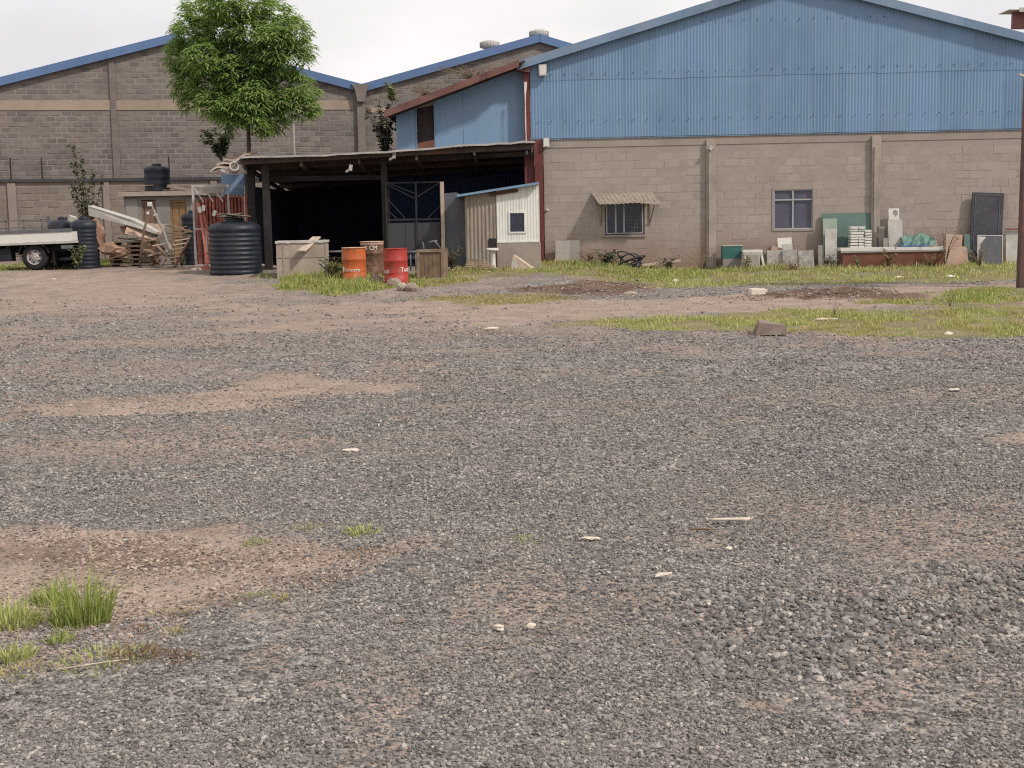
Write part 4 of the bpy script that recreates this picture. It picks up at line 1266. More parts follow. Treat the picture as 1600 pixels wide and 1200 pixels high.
# workshop walls under the roof
wl = spx(398, 300, 39.4)[0]; wm = spx(604, 300, 44)[0]
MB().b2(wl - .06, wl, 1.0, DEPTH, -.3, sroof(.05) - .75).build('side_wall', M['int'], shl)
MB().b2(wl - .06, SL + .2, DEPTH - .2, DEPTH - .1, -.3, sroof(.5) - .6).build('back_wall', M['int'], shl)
nv = 8
for k in range(nv):
    a = wm + (SL + .4 - wm) * k / nv; b = wm + (SL + .4 - wm) * (k + 1) / nv
    t = min(1, (a + b) / 2 / SL)
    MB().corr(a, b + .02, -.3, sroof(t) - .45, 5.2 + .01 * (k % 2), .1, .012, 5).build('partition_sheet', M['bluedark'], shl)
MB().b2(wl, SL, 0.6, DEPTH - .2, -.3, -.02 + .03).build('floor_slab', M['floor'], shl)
# torn, curling sheets at the left end of the roof
for i, (xa, xb, ya, yb, Y, tl, lab) in enumerate(((330, 372, 262, 256, 38.6, .16, 'lowest curling roof sheet sticking out left of the shelter roof'), (340, 384, 254, 247, 39.0, .2, 'middle loose roof sheet at the torn left end of the shelter'), (352, 392, 246, 243, 39.6, .05, 'upper loose roof sheet at the torn left end of the shelter'))):
    a = at(xa, ya, Y); b = at(xb, yb, Y)
    t = thing('loose_sheet', lab, 'roof sheet', (a.x, Y, a.z), (0, 0, 0), 'torn sheets at the shelter end')
    n = 10; vs = []; fs = []; d = b - a
    for k in range(n + 1):
        f_ = k / n
        cz = .05 * math.sin(f_ * 7 + i) - .10 * (1 - f_) ** 2
        for yy, dz in ((-.1, 0), (1.1, .14)):
            vs += [(d.x * f_, yy, d.z * f_ + cz + dz), (d.x * f_, yy, d.z * f_ + cz + dz - .03)]
    for k in range(n):
        o_ = 4 * k
        fs += [(o_, o_ + 4, o_ + 6, o_ + 2), (o_ + 1, o_ + 3, o_ + 7, o_ + 5), (o_, o_ + 1, o_ + 5, o_ + 4), (o_ + 2, o_ + 6, o_ + 7, o_ + 3)]
    fs += [(0, 2, 3, 1), (4 * n, 4 * n + 1, 4 * n + 3, 4 * n + 2)]
    MB().add(vs, fs).build('sheet', M['under'], t)
    q = MB()
    for k in range(n):
        q.bar(Vector(vs[4 * k]) + Vector((0, -.012, -.01)), Vector(vs[4 * k + 4]) + Vector((0, -.012, -.01)), .02, .045)
    q.build('bent_edge', M['woodp'], t)
for i, (px, py, ln, an, lab) in enumerate(((366, 262, .35, .5, 'pale curl of peeled sheet hanging under the torn shelter corner'), (352, 268, .22, .4, 'short pale scrap hanging beside the peeled curl'))):
    c = at(px, py, 38.5)
    q = MB()
    if i == 0:
        q.lathe([(.10, -.1), (.135, -.1), (.135, .12), (.10, .12), (.10, -.1)], 14)
    else:
        q.box((0, 0, 0), (ln, .08, .07), rotm(0, an, 0))
    tag(q.build('sheet_scrap', M['slabp'], None, c, (1.2, 0.5, 0) if i == 0 else (0, 0, 0)), lab, 'scrap', 'scraps hanging at the shelter corner')
for i, (px, py) in enumerate(((616, 243), (548, 262))):
    c = at(px, py, 38.5)
    t = thing('eave_lamp', ['small white lamp fixed below the middle of the shelter roof edge', 'faint second lamp fixed below the shelter roof edge, nearer the posts'][i], 'lamp', c, (0, 0, 0), 'lamps under the shelter edge')
    MB().box((0, 0, 0), (.09, .09, .16), rotm(0, .2, 0)).build('lamp_body', M['greywhite'], t); MB().tube([(-.05, 0, -.06), (-.14, 0, -.12)], .035, 8).build('lamp_head', M['greywhite'], t); MB().tube([(0, 0, .08), (0, .02, .2)], .012, 6).build('stem', M['dark'], t)

# lattice gate of the workshop
GY_ = 38.95
g0, g1 = at(603, 340, GY_), at(690, 340, GY_)
gt = thing('lattice_gate', 'dark steel lattice gate with a sheeted lower half in front of the workshop', 'gate', (g0.x, GY_, gz(g0.x, GY_)))
gw = g1.x - g0.x
def gzv(py): return at(645, py, GY_).z - gt.location.z
zt, zm, zb_ = gzv(284), gzv(343), gzv(396)
q = MB(); q.b2(0, .04, -.02, .02, zb_ - .2, zt); q.b2(gw - .04, gw, -.02, .02, zb_ - .2, zt); q.b2(.04, gw - .04, -.02, .02, zt - .04, zt); q.b2(.04, gw - .04, -.02, .02, zm - .025, zm + .025); q.b2(.04, gw - .04, -.02, .02, zb_, zb_ + .04)
q.build('gate_frame', M['steeld'], gt)
MB().b2(gw * .55 - .025, gw * .55 + .025, -.015, .015, zb_ + .04, zt - .04).build('upright', M['steeld'], gt)
for (xa, za_, xb, zb2) in ((.04, zt - .05, gw * .55, zm + .55), (.04, zm + .6, gw * .35, zm + .03), (.04, zm + .28, gw * .2, zm + .03), (gw * .55, zm + .6, gw - .05, zt - .05), (gw * .75, zm + .03, gw - .05, zm + .35), (gw * .1, zt - .05, gw * .55, zm + .7)):
    MB().bar((xa, -.005, za_), (xb, -.005, zb2), .02, .025).build('brace', M['steeld'], gt)
for k in range(3):
    a = .04 + (gw - .08) * k / 3; MB().b2(a + .004, a + (gw - .08) / 3 - .004, .022, .030 + .004 * k, zb_ - .15, zm - .08).build('sheet_panel', M['darksheet'], gt)
c = at(690.5, 284, 38.8)
t = tag(MB().b2(-.05, .05, -.04, .04, 0, c.z - gz(c.x, 38.8) + .1).build('timber_post', M['woodp'], None, (c.x, 38.8, gz(c.x, 38.8) - .1)), 'pale timber post at the right edge of the lattice gate', 'post')
gs0 = at(692, 301, 38.85); gs1 = at(729, 301, 38.85)
t = thing('sheet_screen', 'dull grey metal sheet standing between the lattice gate and the small shed', 'metal sheet', (gs0.x, 38.85, gz(gs0.x, 38.85) - .05))
hh = gs0.z - t.location.z
q = MB(); q.prism([(0, 0, 0), (gs1.x - gs0.x, 0, 0), (gs1.x - gs0.x, 0, hh - .12), (.55 * (gs1.x - gs0.x), 0, hh), (0, 0, hh - .02)], (0, .02, 0)); q.build('sheet', M['greysheet'], t)
q = MB()
for k in range(5):
    for xx in (.04, .35, .6): q.box((xx, -.006, .3 + .35 * k), (.02, .012, .02))
o = q.build('rivets', M['steel'], t); o['kind'] = 'stuff'

# ------------------------------------------------------------------ small corrugated shed
HY = 38.3
h0 = at(728, 400, HY); h1 = at(844, 400, HY)
shed = thing('shed', 'small pale corrugated shed with one dark window beside the red corner post', 'shed', (h0.x, HY, gz(h0.x, HY)))
hw = h1.x - h0.x
def hp(px, py, yl=0): p = at(px, py, HY + yl); return p.x - h0.x, p.z - shed.location.z
xr0, zr0 = hp(714, 305); xr1, zr1 = hp(842, 285)
def hroof(u): return zr0 + (zr1 - zr0) * (u - xr0) / (xr1 - xr0)
um = hp(776, 340)[0]; zp = hp(800, 379)[1]
wv = (hp(797, 340)[0], hp(819, 340)[0], hp(808, 362)[1], hp(808, 333)[1])
MB().corr(0, um, -.2, lambda u: hroof(u) - .06, 0.0, .105, .014, 6).build('rusty_sheet', M['galvrust'], shed)
def pal(a, b, zb, zt): MB().corr(a, b, zb, zt, -.02, .076, .0045, 6).build('pale_sheet', M['palepaint'], shed)
topf = lambda u: hroof(u) - .03
pal(um, wv[0], zp, topf); pal(wv[1], hw, zp, topf); pal(wv[0], wv[1], zp, wv[2]); pal(wv[0], wv[1], wv[3], topf)
MB().b2(um, hw + .02, -.06, .03, -.25, zp).build('plaster_base', M['plaster'], shed)
MB().b2(um, hw - .03, -.07, -.03, zp, zp + .03).build('ledge', M['palepaint'], shed)
q = MB(); q.prism([(xr0, -.22, zr0 - .05), (xr1, -.22, zr1 - .05), (xr1, -.22, zr1 + .01), (xr0, -.22, zr0 + .01)], (0, 1.7, 0)); q.build('roof', M['skyroof'], shed)
q = MB(); q.bar((hp(765, 300)[0], -.05, hroof(hp(765, 300)[0]) - .12), (hp(809, 300)[0], -.05, hroof(hp(809, 300)[0]) - .12), .05, .09); q.build('roof_timber', mat('shed_timber', (.10, .05, .04), .2, 3, .8), shed)
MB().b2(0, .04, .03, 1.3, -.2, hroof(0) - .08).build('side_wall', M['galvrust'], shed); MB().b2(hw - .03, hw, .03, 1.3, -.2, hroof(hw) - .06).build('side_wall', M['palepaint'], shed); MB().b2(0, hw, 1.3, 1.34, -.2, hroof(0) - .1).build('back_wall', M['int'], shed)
a, b, z0_, z1_ = wv
f = MB(); e = .045
f.b2(a - e, b + e, -.045, -.012, z1_, z1_ + e); f.b2(a - e, b + e, -.045, -.012, z0_ - e, z0_); f.b2(a - e, a, -.045, -.012, z0_, z1_); f.b2(b, b + e, -.045, -.012, z0_, z1_)
wn = f.build('window', M['palepaint'], shed)
MB().b2(a, b, -.012, -.004, z0_, z1_).build('pane', M['glass'], wn)
ua_, za_ = hp(769, 380); MB().b2(ua_ - .1, ua_ + .1, -.028, -.018, za_ - .13, za_ + .13).build('patch_hole', M['dark'], shed)

# ------------------------------------------------------------------ outhouse at the back left
OY = 46.0
o0 = at(197, 380, OY); o1 = at(316, 380, OY)
oh = thing('outhouse', 'low plastered outhouse with two wooden doors under a flat slab carrying a water tank', 'outhouse', (o0.x, OY, gz(o0.x, OY)))
ow = o1.x - o0.x
def op(px, py): p = at(px, py, OY); return p.x - o0.x, p.z - oh.location.z
ztop = op(250, 306)[1]
dz1 = op(240, 312)[1]
d1 = (op(222, 340)[0], op(245, 340)[0]); d2 = (op(266, 340)[0], op(293, 340)[0])
q = MB()
for a, b, za_, zb2 in wall_pieces(0, ow, -.3, ztop, [(d1[0], d1[1], -.4, dz1), (d2[0], d2[1], -.4, dz1 - .02)]): q.b2(a, b, 0, .15, za_, zb2)
q.b2(0, .15, .15, 2.4, -.3, ztop); q.b2(ow - .15, ow, .15, 2.4, -.3, ztop); q.b2(0, ow, 2.4, 2.55, -.3, ztop)
q.build('wall', mat('outhouse_plaster', (.255, .235, .22), .15, 2, .95, .3, 25), oh)
MB().b2(.06, d1[0] - .12, -.02, 0, .85, ztop - .08).build('wall_panel', M['slabg'], oh)
MB().b2(d2[1] + .1, ow - .1, -.02, 0, .9, ztop - .05).build('wall_panel', M['slabg'], oh)
MB().b2(-.12, ow + .1, -.2, 2.7, ztop, ztop + .14).build('roof_slab', M['conc'], oh)
for (a, b), dm, pn in ((d1, 'doorb', 3), (d2, 'door', 3)):
    f = MB(); f.b2(a, a + .05, .02, .1, -.2, dz1 - .03); f.b2(b - .05, b, .02, .1, -.2, dz1 - .03); f.b2(a + .05, b - .05, .02, .1, dz1 - .09, dz1 - .03)
    d_ = f.build('door', M[dm], oh)
    MB().b2(a + .05, b - .05, .06, .09, -.2, dz1 - .09).build('leaf', M[dm], d_)
    m_ = (a + b) / 2
    for (x0_, x1_) in ((a + .09, m_ - .03), (m_ + .03, b - .09)):
        MB().b2(x0_, x1_, .045, .06, 1.05, dz1 - .15).build('door_panel', M[dm], d_)
    for zz in (.35, .6, .82): MB().b2(a + .09, b - .09, .045, .06, zz, zz + .14).build('door_panel', M[dm], d_)

# ================================================================== OBJECTS
def text_mesh(body, size):
    cu = bpy.data.curves.new('lettering', 'FONT')
    cu.body = body; cu.size = size; cu.align_x = 'CENTER'; cu.align_y = 'CENTER'; cu.extrude = 0.002; cu.resolution_u = 3
    ob = bpy.data.objects.new('lettering', cu); COL.objects.link(ob)
    bpy.context.view_layer.update()
    m_ = bpy.data.meshes.new_from_object(ob)
    bpy.data.objects.remove(ob)
    bpy.data.curves.remove(cu)
    return m_

def wrap_text(parent, body, size, r, ang, z, m, bold=0.0):
    me_ = text_mesh(body, size)
    for v in me_.vertices:
        a = ang + v.co.x / r
        rr = r + 0.003 + v.co.z
        v.co = (rr * math.sin(a), -rr * math.cos(a), z + v.co.y)
    me_.materials.clear(); me_.materials.append(m)
    o = bpy.data.objects.new('lettering', me_); COL.objects.link(o); o.parent = parent
    return o

# ------------------------------------------------------------------ drums
def drum(px, py_top, Y, label, m, R=0.292, Hh=0.88, tilt=(0, 0), rim='rimp', open_top=True):
    c = at(px, py_top, Y)
    zb = c.z - Hh
    t = thing('oil_drum', label, 'drum', (c.x, Y, zb), (tilt[0], tilt[1], 0), 'oil drums in the grass')
    pr = [(R * .98, 0), (R, .015), (R, .27)]
    for zz in (.29, .585):
        pr += [(R, zz - .02), (R + .014, zz), (R, zz + .02)]
    pr += [(R, Hh - .02)]
    sh_ = MB().lathe(pr, 40); dr = random.Random(int(px))
    dents = [(dr.uniform(-1.3, 1.3), dr.uniform(.1, .8), dr.uniform(.08, .16), dr.uniform(.006, .018)) for _ in range(9)]
    for i, (x_, y_, z_) in enumerate(sh_.v):
        a_ = math.atan2(x_, -y_); k_ = 1 - sum(d / R * math.exp(-(((a_ - a0) * R / s) ** 2 + ((z_ - zz) / s) ** 2)) for a0, zz, s, d in dents)
        sh_.v[i] = (x_ * k_, y_ * k_, z_)
    sh_.build('shell', m, t)
    MB().lathe([(R - .01, Hh - .02), (R + .010, Hh - .02), (R + .012, Hh), (R - .012, Hh), (R - .012, Hh - .03)], 40).build('rim', M[rim], t)
    MB().lathe([(R - .012, Hh - .028), (0, Hh - .02)], 32).build('lid', m, t)
    MB().lathe([(R + .006, 0), (R + .006, .025), (R - .01, .03)], 36).build('base_rim', m, t)
    for (bx_, by_) in ((.17, .0), (-.18, .05)):
        MB().lathe([(.03, 0), (.03, .012), (0, .014)], 10, (bx_, by_, Hh - .025)).build('bung', M['steel'], t)
    return t
d1_ = drum(552.5, 386.5, 35.0, 'orange drum with white wordmark, leftmost of the three drums', M['orange'])
wrap_text(d1_, 'Tenorm', .135, .292, -.15, .33, M['whitem'])
me_ = MB().lathe([(0, 0), (.042, 0), (.05, -.004), (0, -.006)], 14, (0, 0, 0), False, 'Y')
for i, v in enumerate(me_.v):
    pass
e = me_.build('emblem', M['whitem'], d1_, (.296 * math.sin(-.95), -.296 * math.cos(-.95), .345), (0, 0, -.95)); e.scale = (.8, 1, 1.5)
d2_ = drum(581, 377, 36.6, 'rusty brown drum standing behind and between the orange and the red drum', M['rust'], .30, .9, rim='rimp')
wrap_text(d2_, 'R CM', .15, .30, -.02, .735, M['whitem'])
MB().lathe([(.3015, .82), (.3015, .87)], 36).build('pale_band', M['slabpink'], d2_)
d3_ = drum(618.5, 388, 34.3, 'bright red drum with white lettering on both sides, front right of the three drums', M['redd'], .292, .88, (0, R_(-1.5)), rim='redd')
wrap_text(d3_, 'Total', .15, .292, 1.0, .36, M['whitem'])
wrap_text(d3_, 'Total', .15, .292, -1.05, .335, M['whitem'])

# ------------------------------------------------------------------ concrete box with plank, wooden crate
Y = 36.2
a, b = at(431, 377, Y), at(508, 377, Y)
t = thing('concrete_box', 'rough pale concrete box with a chipped white rim beside the shelter post', 'tank', (a.x, Y, gz(a.x, Y)), (0, 0, R_(3)))
w = b.x - a.x; h = a.z - gz(a.x, Y)
q = MB(); q.b2(0, w, 0, .06, -.1, h - .05); q.b2(0, w, .94, 1.0, -.1, h - .05); q.b2(0, .06, .06, .94, -.1, h - .05); q.b2(w - .06, w, .06, .94, -.1, h - .05); q.b2(.06, w - .06, .06, .94, -.1, .1)
q.build('wall', M['conc'], t)
q = MB(); n = 14
for k in range(n):
    u0_, u1_ = -.02 + (w + .04) * k / n, -.02 + (w + .04) * (k + 1) / n
    q.b2(u0_, u1_ - .001, -.03, .05, h - .05 - .012 * (k % 3 == 0), h + .01 * math.sin(k * 2.1))
q.b2(-.02, w + .02, .95, 1.03, h - .05, h); q.b2(-.03, .05, .05, .95, h - .05, h); q.b2(w - .05, w + .03, .05, .95, h - .05, h)
q.build('rim', M['slabp'], t)
MB().b2(-.012, w + .012, -.012, 1.01, h * .55, h * .55 + .03).build('joint_rib', M['plaster'], t)
for xx in (.16, w - .01): MB().b2(xx, xx + .03, -.014, -.001, .0, h - .08).build('joint_rib', M['plaster'], t)
pa, pb = at(471, 393, Y - .18), at(495, 371, Y + .35)
tag(MB().bar((0, 0, 0), pb - pa, .26, .035).build('plank', M['woodp'], None, pa + Vector((0, -.02, .01))), 'short pale board lying across the rim of the concrete box', 'plank')

Y = 35.6
a, b = at(651, 390, Y), at(694, 390, Y)
t = thing('wooden_crate', 'weathered brown wooden crate standing in the grass right of the red drum', 'crate', (a.x, Y, gz(a.x, Y) - .05), (0, 0, R_(-8)))
w = b.x - a.x; h = a.z - t.location.z; D = .62
MB().b2(.02, w - .02, .03, D, .02, h - .03).build('inner_box', M['woodd'], t)
for k in range(5):
    u = .07 + k * (w - .14) / 5
    MB().b2(u + .004, u + (w - .14) / 5 - .004, .006 + random.uniform(-.004, .004), .029, .06, h - .12).build('board', M['woodd'], t)
    MB().b2(-.001, .0195, .08 + k * .105, .08 + k * .105 + .095, .04, h - .06).build('board', M['woodd'], t)
for u in (0, w - .07): MB().b2(u, u + .07, -.02, .029, 0, h - .07).build('batten', M['wood'], t)
MB().b2(0, w, -.025, .028, h - .07, h).build('batten', M['wood'], t); MB().b2(.07, w - .07, -.02, .0055, 0, .058).build('batten', M['woodd'], t)
for k in range(3): MB().b2(0, w, .03 + k * .2, .22 + k * .2, h - .028, h - .003).build('board', M['woodd'], t)
for i, (xa, ya, xb, yb) in enumerate(((662, 389, 660, 378), (670, 379, 683, 376), (678, 376, 688, 389))):
    pa, pb = at(xa, ya, 35.9), at(xb, yb, 36.0)
    tag(MB().tube([(0, 0, 0), (pb - pa) * .5 + Vector((.01, 0, .01)), pb - pa], .022, 7).build('bent_pipe', M['steel'], None, pa), ['short upright pipe stub on the wooden crate', 'bent grey pipe across the top of the wooden crate', 'bent pipe leaning down the right side of the wooden crate'][i], 'pipe')
# rail behind the drums
for i, (xa, xb) in enumerate(((500, 540), (634, 655))):
    pa, pb = at(xa, 394, 37.6), at(xb, 393, 37.6)
    t = thing('low_rail', ['rusty low rail between the concrete box and the orange drum', 'rusty low rail between the red drum and the crate'][i], 'rail', (pa.x, 37.6, gz(pa.x, 37.6)))
    hz = pa.z - t.location.z
    MB().tube([(0, 0, hz), (pb.x - pa.x, 0, hz + .01)], .03, 8).build('bar', M['steel'], t)
    for xx in (.12, pb.x - pa.x - .1): MB().tube([(xx, .02, -.1), (xx, .02, hz + (.35 if i == 0 and xx < .2 else 0))], .02, 7).build('leg', M['steel'], t)

# ------------------------------------------------------------------ black water tanks
def tank(px, py_top, Y, R, Hh, label, ribs=8, dome=.22, lid=True, base=None, name='water_tank', arch=False):
    c = at(px, py_top, Y)
    zb = gz(c.x, Y) - .02 if base is None else base
    Hh = c.z - zb if Hh is None else Hh
    t = thing(name, label, 'water tank', (c.x, Y, zb), (0, 0, 0), 'black plastic water tanks')
    Hc = Hh - dome
    pr = [(R * .97, 0), (R, .04)]
    st = (Hc - .1) / ribs
    for k in range(ribs):
        z = .05 + k * st
        pr += [(R, z + st * .15), (R * .97, z + st * .35), (R * .97, z + st * .75), (R, z + st * .95)]
    pr += [(R, Hc)]
    MB().lathe(pr, 44).build('body', M['tank'], t)
    MB().lathe([(R, Hc), (R * .985, Hc + dome * .28), (R * .9, Hc + dome * .6), (R * .7, Hc + dome * .88), (R * .38, Hc + dome)], 44).build('shoulder', M['tank'], t)
    MB().lathe([(R * .38, Hc + dome - .01), (R * .38, Hc + dome + .05), (R * .35, Hc + dome + .08), (0, Hc + dome + .09)], 28).build('lid', M['tank'], t)
    return t
tb = tank(366, 346, 38.0, .70, None, 'big black ribbed water tank standing in front of the red picket fence', 9, .2)
hb = at(366, 346, 38.0).z - tb.location.z
q = MB()
for k in range(7):
    q.box((random.uniform(-.25, .3), random.uniform(-.3, .1), hb + .115 + k * .014), (random.uniform(.3, .6), random.uniform(.2, .4), .012), rotm(random.uniform(-.12, .12), random.uniform(-.15, .15), random.uniform(0, 3)))
tag(q.build('scrap_sheets', M['slabg'], None, tb.location), 'crumpled grey scrap sheets lying on top of the big black tank', 'scrap')
ta = tank(131, 343, 42.9, .415, None, 'tall ribbed black water tank right behind the tail of the flatbed truck', 10, .2)
tc = tank(99, 343, 44.0, .46, None, 'black water tank mostly hidden behind the flatbed truck', 9, .24)
td = tank(301, 333, 44.5, .36, None, 'black tank half hidden behind the white gate frame', 9, .14)
te = tank(245, 268, 47.0, .42, .85, 'black water tank standing on the outhouse roof slab', 3, .12, base=oh.location.z + ztop + .14)
q = MB()
for k in range(5): q.box((random.uniform(-.2, .2), random.uniform(-.2, .1), k * .02), (.45, .3, .015), rotm(random.uniform(-.2, .2), random.uniform(-.2, .2), random.uniform(0, 3)))
c = at(113, 341, 43.4)
tag(MB().box((0, 0, 0), (.22, .3, .16), rotm(.2, .3, .5)).build('concrete_block', M['slabp'], None, (c.x, 43.4, c.z - .02)), 'pale broken block resting on the truck side tank shoulder', 'block')
# odds and ends on the outhouse roof
for i in range(7):
    Yp = 46.2 + random.uniform(-.2, .6)
    c = at(random.choice([205, 215, 222, 228, 262, 275, 285, 292, 270]), 304, Yp)
    o = MB().bar((-random.uniform(.2, .7), 0, 0), (random.uniform(.3, .7), random.uniform(-.1, .1), random.uniform(-.06, .06)), .12, .03).build('roof_plank', M['wood'], None, (c.x, Yp, oh.location.z + ztop + .17 + .03 * i))
    tag(o, 'weathered plank lying loose on the outhouse roof slab', 'plank', 'planks on the outhouse roof')
for i, (xa, ya, xb, yb) in enumerate(((270, 291, 300, 298), (262, 290, 290, 300))):
    pa, pb = at(xa, ya, 46.1 + .3 * i), at(xb, yb, 46.0 + .3 * i)
    tag(MB().bar((0, 0, 0), pb - pa, .05, .08).build('roof_pole', M['slabg'], None, pa), ['grey pole sticking over the outhouse roof towards the white gate', 'second grey pole on the outhouse roof beside the tank'][i], 'pole')

# ------------------------------------------------------------------ flatbed truck
TY = 42.0
wc = at(53, 405, TY)
zg = gz(wc.x, TY)
tr = thing('flatbed_truck', 'white sided flatbed truck entering the picture at the left edge, tail towards the tanks', 'truck', (wc.x, TY, zg), (0, R_(-1.2), 0))
def tp(px, py, Y=TY): p = at(px, py, Y); return p.x - wc.x, p.z - zg
xe = tp(114, 370)[0]; zt_, zb_ = tp(60, 364)[1], tp(60, 383)[1]
XL = -4.2; WD = 2.0
MB().b2(XL, xe, -.03, .02, zb_ + .09, zt_ - .002).build('side_panel', M['white'], tr)
MB().b2(XL, xe - .01, WD - .02, WD + .03, zb_ + .09, zt_).build('side_panel', M['white'], tr)
MB().b2(xe - .05, xe + .0, .03, WD - .03, zb_ + .09, zt_).build('tailboard', M['white'], tr)
MB().b2(XL, xe + .02, -.055, WD + .05, zb_ + .02, zb_ + .085).build('bed_rail', M['slabp'], tr)
MB().b2(XL, xe, -.05, .04, zt_, zt_ + .10).build('top_rail', M['steel'], tr)
MB().b2(XL, xe, WD - .04, WD + .05, zt_, zt_ + .08).build('top_rail', M['steel'], tr)
xr = tp(78, 345, TY + WD)[0]
q = MB()
for zz in (.28, .50): q.bar((XL, WD, zt_ + zz - .1), (xr, WD, zt_ + zz - .1), .03, .035)
for xx in np.arange(XL, xr, .55): q.bar((xx, WD, zt_), (xx, WD, zt_ + .42), .03, .03, (0, 1, 0))
q.build('rack_rail', M['steel'], tr)
MB().b2(xr - .04, xr + .03, WD - .05, WD + .03, zt_, zt_ + .5).build('rack_post', M['greysheet'], tr)
MB().b2(XL + .3, xe - .1, .45, 1.55, zb_ - .22, zb_ + .015).build('chassis', M['chassis'], tr)
for k in range(9):
    xx = XL + .3 + k * .52
    if xx < xe - .1: MB().b2(xx, xx + .06, 0.0, WD, zb_ - .06, zb_ + .018).build('cross_member', M['chassis'], tr)
def wheel(x, y):
    ty = MB().lathe([(.22, -.10), (.33, -.105), (.37, -.08), (.375, 0), (.37, .08), (.33, .105), (.22, .10)], 40, (x, y, .375), True, 'Y').build('tyre', M['tyre'], tr)
    rm = MB().lathe([(.22, -.10), (.235, -.095), (.225, -.06), (.19, -.03), (.15, -.055), (.10, -.075), (.06, -.10), (0, -.10)], 32, (x, y, .375), True, 'Y').build('rim', M['greywhite'], ty)
    q = MB()
    for k in range(6):
        a = k * math.pi / 3 + .3
        q.lathe([(0, -.005), (.027, -.005), (.03, .01)], 10, (x + .155 * math.cos(a), y - .055, .375 + .155 * math.sin(a)), False, 'Y')
    q.build('hand_hole', M['tyre'], ty)
    q = MB()
    for k in range(6):
        a = k * math.pi / 3
        q.box((x + .09 * math.cos(a), y - .085, .375 + .09 * math.sin(a)), (.022, .03, .022))
    q.build('wheel_nut', M['steel'], ty)
for yy in (.16, .40, WD - .40, WD - .14): wheel(0, yy)
MB().tube([(0, .1, .375), (0, WD - .1, .375)], .07, 10).build('axle', M['chassis'], tr)
q = MB()
pts = [(.47 * math.cos(a), .48 * math.sin(a) + .36) for a in np.linspace(.25, math.pi - .25, 12)]
for (xa, za_), (xb, zb2) in zip(pts[:-1], pts[1:]): q.bar((xa, .18, za_), (xb, .18, zb2), .34, .02)
q.build('mudguard', M['chassis'], tr)
q = MB()
for zz in (.30, .35): q.bar((-.75, .55, zz + .12), (.75, .55, zz + .12), .06, .02)
q.build('leaf_spring', M['chassis'], tr)
MB().b2(.56, .58, .08, .5, .12, .55).build('mud_flap', M['chassis'], tr)
MB().b2(-1.6, -.7, .1, .5, .28, .66).build('fuel_tank', M['chassis'], tr)
MB().b2(xe - .35, xe - .05, -.02, .12, zb_ - .14, zb_ - .03).build('tail_lamp', M['steel'], tr)
MB().b2(xe - .5, xe - .02, .2, 1.8, .25, .33).build('under_run_bar', M['chassis'], tr)
q = MB(); q.prism([(XL - 1.75, .05, .45), (XL - .1, .05, .45), (XL - .1, .05, 2.05), (XL - 1.1, .05, 2.1), (XL - 1.7, .05, 1.25)], (0, 1.9, 0)); cab = q.build('cab', M['white'], tr)
q = MB(); q.prism([(XL - 1.45, .04, 1.25), (XL - .4, .04, 1.25), (XL - .4, .04, 1.85), (XL - 1.05, .04, 1.88)], (0, .012, 0)); q.build('cab_window', M['glass'], cab)
wheel(XL - .9, .16); wheel(XL - .9, WD - .14)

# ------------------------------------------------------------------ white gate frame, red pickets, blue panel
GY2 = 39.6
a, b = at(301, 289, GY2), at(356, 289, GY2)
t = thing('gate_frame', 'white tube gate frame standing open in front of the red pickets', 'gate', (a.x, GY2, gz(a.x, GY2)))
w = b.x - a.x; h = a.z - t.location.z
def gq(px, py): p = at(px, py, GY2); return p.x - a.x, p.z - t.location.z
MB().b2(-.03, .03, -.03, .03, 0, h).build('gate_post', M['greywhite'], t); MB().b2(w - .03, w + .03, -.03, .03, .8, h - .062).build('gate_post', M['greywhite'], t)
MB().b2(.032, w + .03, -.03, .03, h - .06, h).build('top_rail', M['greywhite'], t)
MB().b2(.032, w - .032, -.025, .025, h * .47, h * .47 + .05).build('mid_rail', M['greywhite'], t); MB().b2(.032, w * .4, -.025, .025, .10, .15).build('bottom_rail', M['greywhite'], t)
for k in range(3):
    x0_ = .04 + k * .27
    MB().bar((x0_, -.02, h - .07), (x0_ + .25, -.02, h - .48), .035, .035).build('brace', M['greywhite'], t)
MB().b2(.28, w - .1, -.045, -.03, h - .23, h - .07).build('plate', M['slabg'], t)
MB().lathe([(.2, -.1), (.14, .05), (0, .08)], 10).build('footing', M['conc'], t)
# fence of red pickets
PY = 39.9
a = at(305, 300, PY)
t = thing('picket_fence', 'fence of rusty red steel pickets behind the big black tank', 'fence', (a.x, PY, gz(a.x, PY)))
def pq(px, py): p = at(px, py, PY); return p.x - a.x, p.z - t.location.z
x = 306; k = 0
while x < 398:
    u, z = pq(x, 303 + random.uniform(-4, 8) + (6 if x < 330 else 0))
    lean = random.uniform(-.03, .06)
    MB().bar((u + lean * 1.2, -.02 - .02 * (k % 2), -.1), (u, -.02 - .02 * (k % 2), z), random.uniform(.05, .075), .035, (0, 1, 0)).build('picket', M['redbar'], t)
    x += random.uniform(4.2, 6.2); k += 1
MB().b2(-.05, pq(398, 300)[0], .01, .05, 1.25, 1.32).build('fence_rail', M['redbar'], t); MB().b2(-.05, pq(398, 300)[0], .01, .05, .4, .47).build('fence_rail', M['redbar'], t)
z_ = pq(330, 309)[1]
xa = pq(309, 330)[0]
for k in range(4):
    u0_, u1_ = xa + k * .42, xa + (k + 1) * .42
    if u1_ < pq(398, 300)[0]: MB().b2(u0_ + .01, u1_ - .01, .06, .075 + .004 * k, 1.15, z_ + random.uniform(-.05, .02)).build('infill_sheet', mat('rust_sheet', (.2, .075, .04), .3, 3, .9, stain=(.13, .06, .05)) if k == 0 else bpy.data.materials['rust_sheet'], t)
